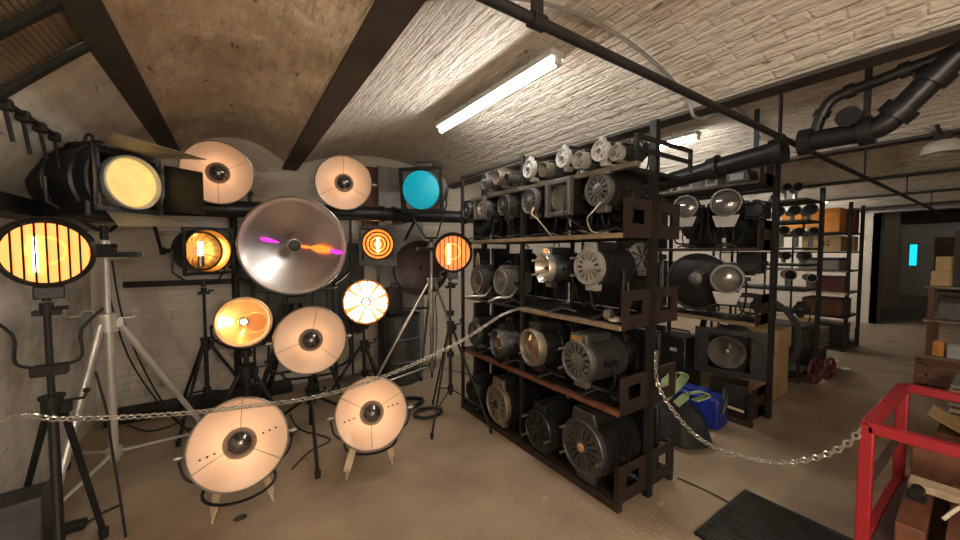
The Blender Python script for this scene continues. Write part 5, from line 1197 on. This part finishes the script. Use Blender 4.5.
# ------------------------------------------------------------------ red trolley
cx0, cy0 = CART.x, CART.y; x1 = cx0 + .74; y1 = cy0 - .62; zc = .9
r = thing('red_trolley', 'red tubular steel trolley loaded with timber offcuts in the bottom right corner', 'trolley', ((cx0 + x1) / 2, (cy0 + y1) / 2, 0))
L = lambda x, y, z: (x - (cx0 + x1) / 2, y - (cy0 + y1) / 2, z)
tw = .040
for (x, y) in ((cx0, cy0), (x1, cy0), (cx0, y1), (x1, y1)):
    MB().box(L(x, y, .525), (tw, tw, .75)).build('post', 'red', r, bevel=.005)
    b = MB(); b.cyl(L(x, y - .016, .075), L(x, y + .016, .075), .072, None, 20); w_ = b.build('wheel', 'rubber', r); MB().box(L(x, y, .14), (.04, .05, .03)).build('fork', 'steel', w_)
for (a, c_) in (((cx0, cy0), (x1, cy0)), ((cx0, y1), (x1, y1)), ((cx0, cy0), (cx0, y1)), ((x1, cy0), (x1, y1))):
    MB().bar(L(*a, zc - tw / 2 + .01), L(*c_, zc - tw / 2 + .01), tw, tw).build('top_rail', 'red', r, bevel=.005)
    MB().bar(L(*a, .43), L(*c_, .43), tw * .8, tw * .9).build('lower_rail', 'red', r, bevel=.004)
MB().box(L((cx0 + x1) / 2, (cy0 + y1) / 2, .438), (.70, .58, .012)).build('deck', 'maroon', r)
MB().bar(L(cx0, cy0, .655), L(x1, cy0, .655), .014, .045).build('side_strip', 'maroon', r)
dz = .447
def plank(label, c, d, rz, m, cat='timber offcut', tilt=0.0):
    r = thing('timber_block', label, cat, c, Matrix.Rotation(rz, 3, 'Z') @ Matrix.Rotation(tilt, 3, 'Y')); MB().box((0, 0, d[2] / 2), d).build('block_body', m, r, bevel=.005); return r
plank('long reddish-brown plank lying along the left side of the red trolley', (cx0 + .335, cy0 - .10, dz), (.58, .075, .10), .04, 'wood2')
plank('second reddish-brown plank beside the first in the red trolley', (cx0 + .315, cy0 - .225, dz), (.54, .085, .10), .03, 'wood2')
plank('pale wood block resting across the two planks in the red trolley', (cx0 + .42, cy0 - .15, dz + .103), (.09, .17, .03), .05, 'palewood')
plank('dark brown block at the far end of the red trolley', (cx0 + .675, cy0 - .13, dz), (.06, .17, .20), .05, 'wood2')
plank('grey-brown wooden board leaning in the red trolley beneath the cream cables', (cx0 + .36, cy0 - .36, dz), (.5, .12, .11), -.08, 'wood2')
r = thing('small_motor', 'small black motor fitting on the planks in the red trolley', 'motor', (cx0 + .31, cy0 - .10, dz + .102)); b = MB(); b.cyl((-.035, 0, .025), (.03, 0, .025), .02, None, 18); b.cyl((.03, 0, .025), (.05, 0, .025), .008); b.build('motor_body', 'satin', r); MB().box((0, 0, .005), (.08, .05, .01)).build('base', 'black', r)
for k, (dx, dy, lab) in enumerate(((0, 0, 'cream electric cables tangled in the red trolley, outermost loop'), (.05, -.06, 'cream electric cable bent double in the red trolley'), (-.06, -.05, 'cream electric cable end hanging over the planks in the red trolley'))):
    x, y = cx0 + .28 + dx, cy0 - .30 + dy; z = dz + .14
    cable(lab, [(x - .16, y + .12, z + .0), (x - .10, y + .08, z + .05), (x - .02, y + .0, z + .085), (x + .1, y - .10, z + .09), (x + .22, y - .22, z + .04 + .02 * k)], 'wcable', .006, 'cream_cable')

# ------------------------------------------------------------------ world and view
w = bpy.data.worlds.new('world'); S.world = w; w.use_nodes = True
w.node_tree.nodes['Background'].inputs['Color'].default_value = (.9, .8, .7, 1); w.node_tree.nodes['Background'].inputs['Strength'].default_value = .05
S.view_settings.view_transform = 'Standard'; S.view_settings.look = 'None'; S.view_settings.gamma = 1; S.view_settings.use_curve_mapping = False
S.view_settings.exposure = 1.12
S.cycles.max_bounces = 8; S.cycles.diffuse_bounces = 4; S.cycles.sample_clamp_indirect = 6; S.cycles.use_denoising = True
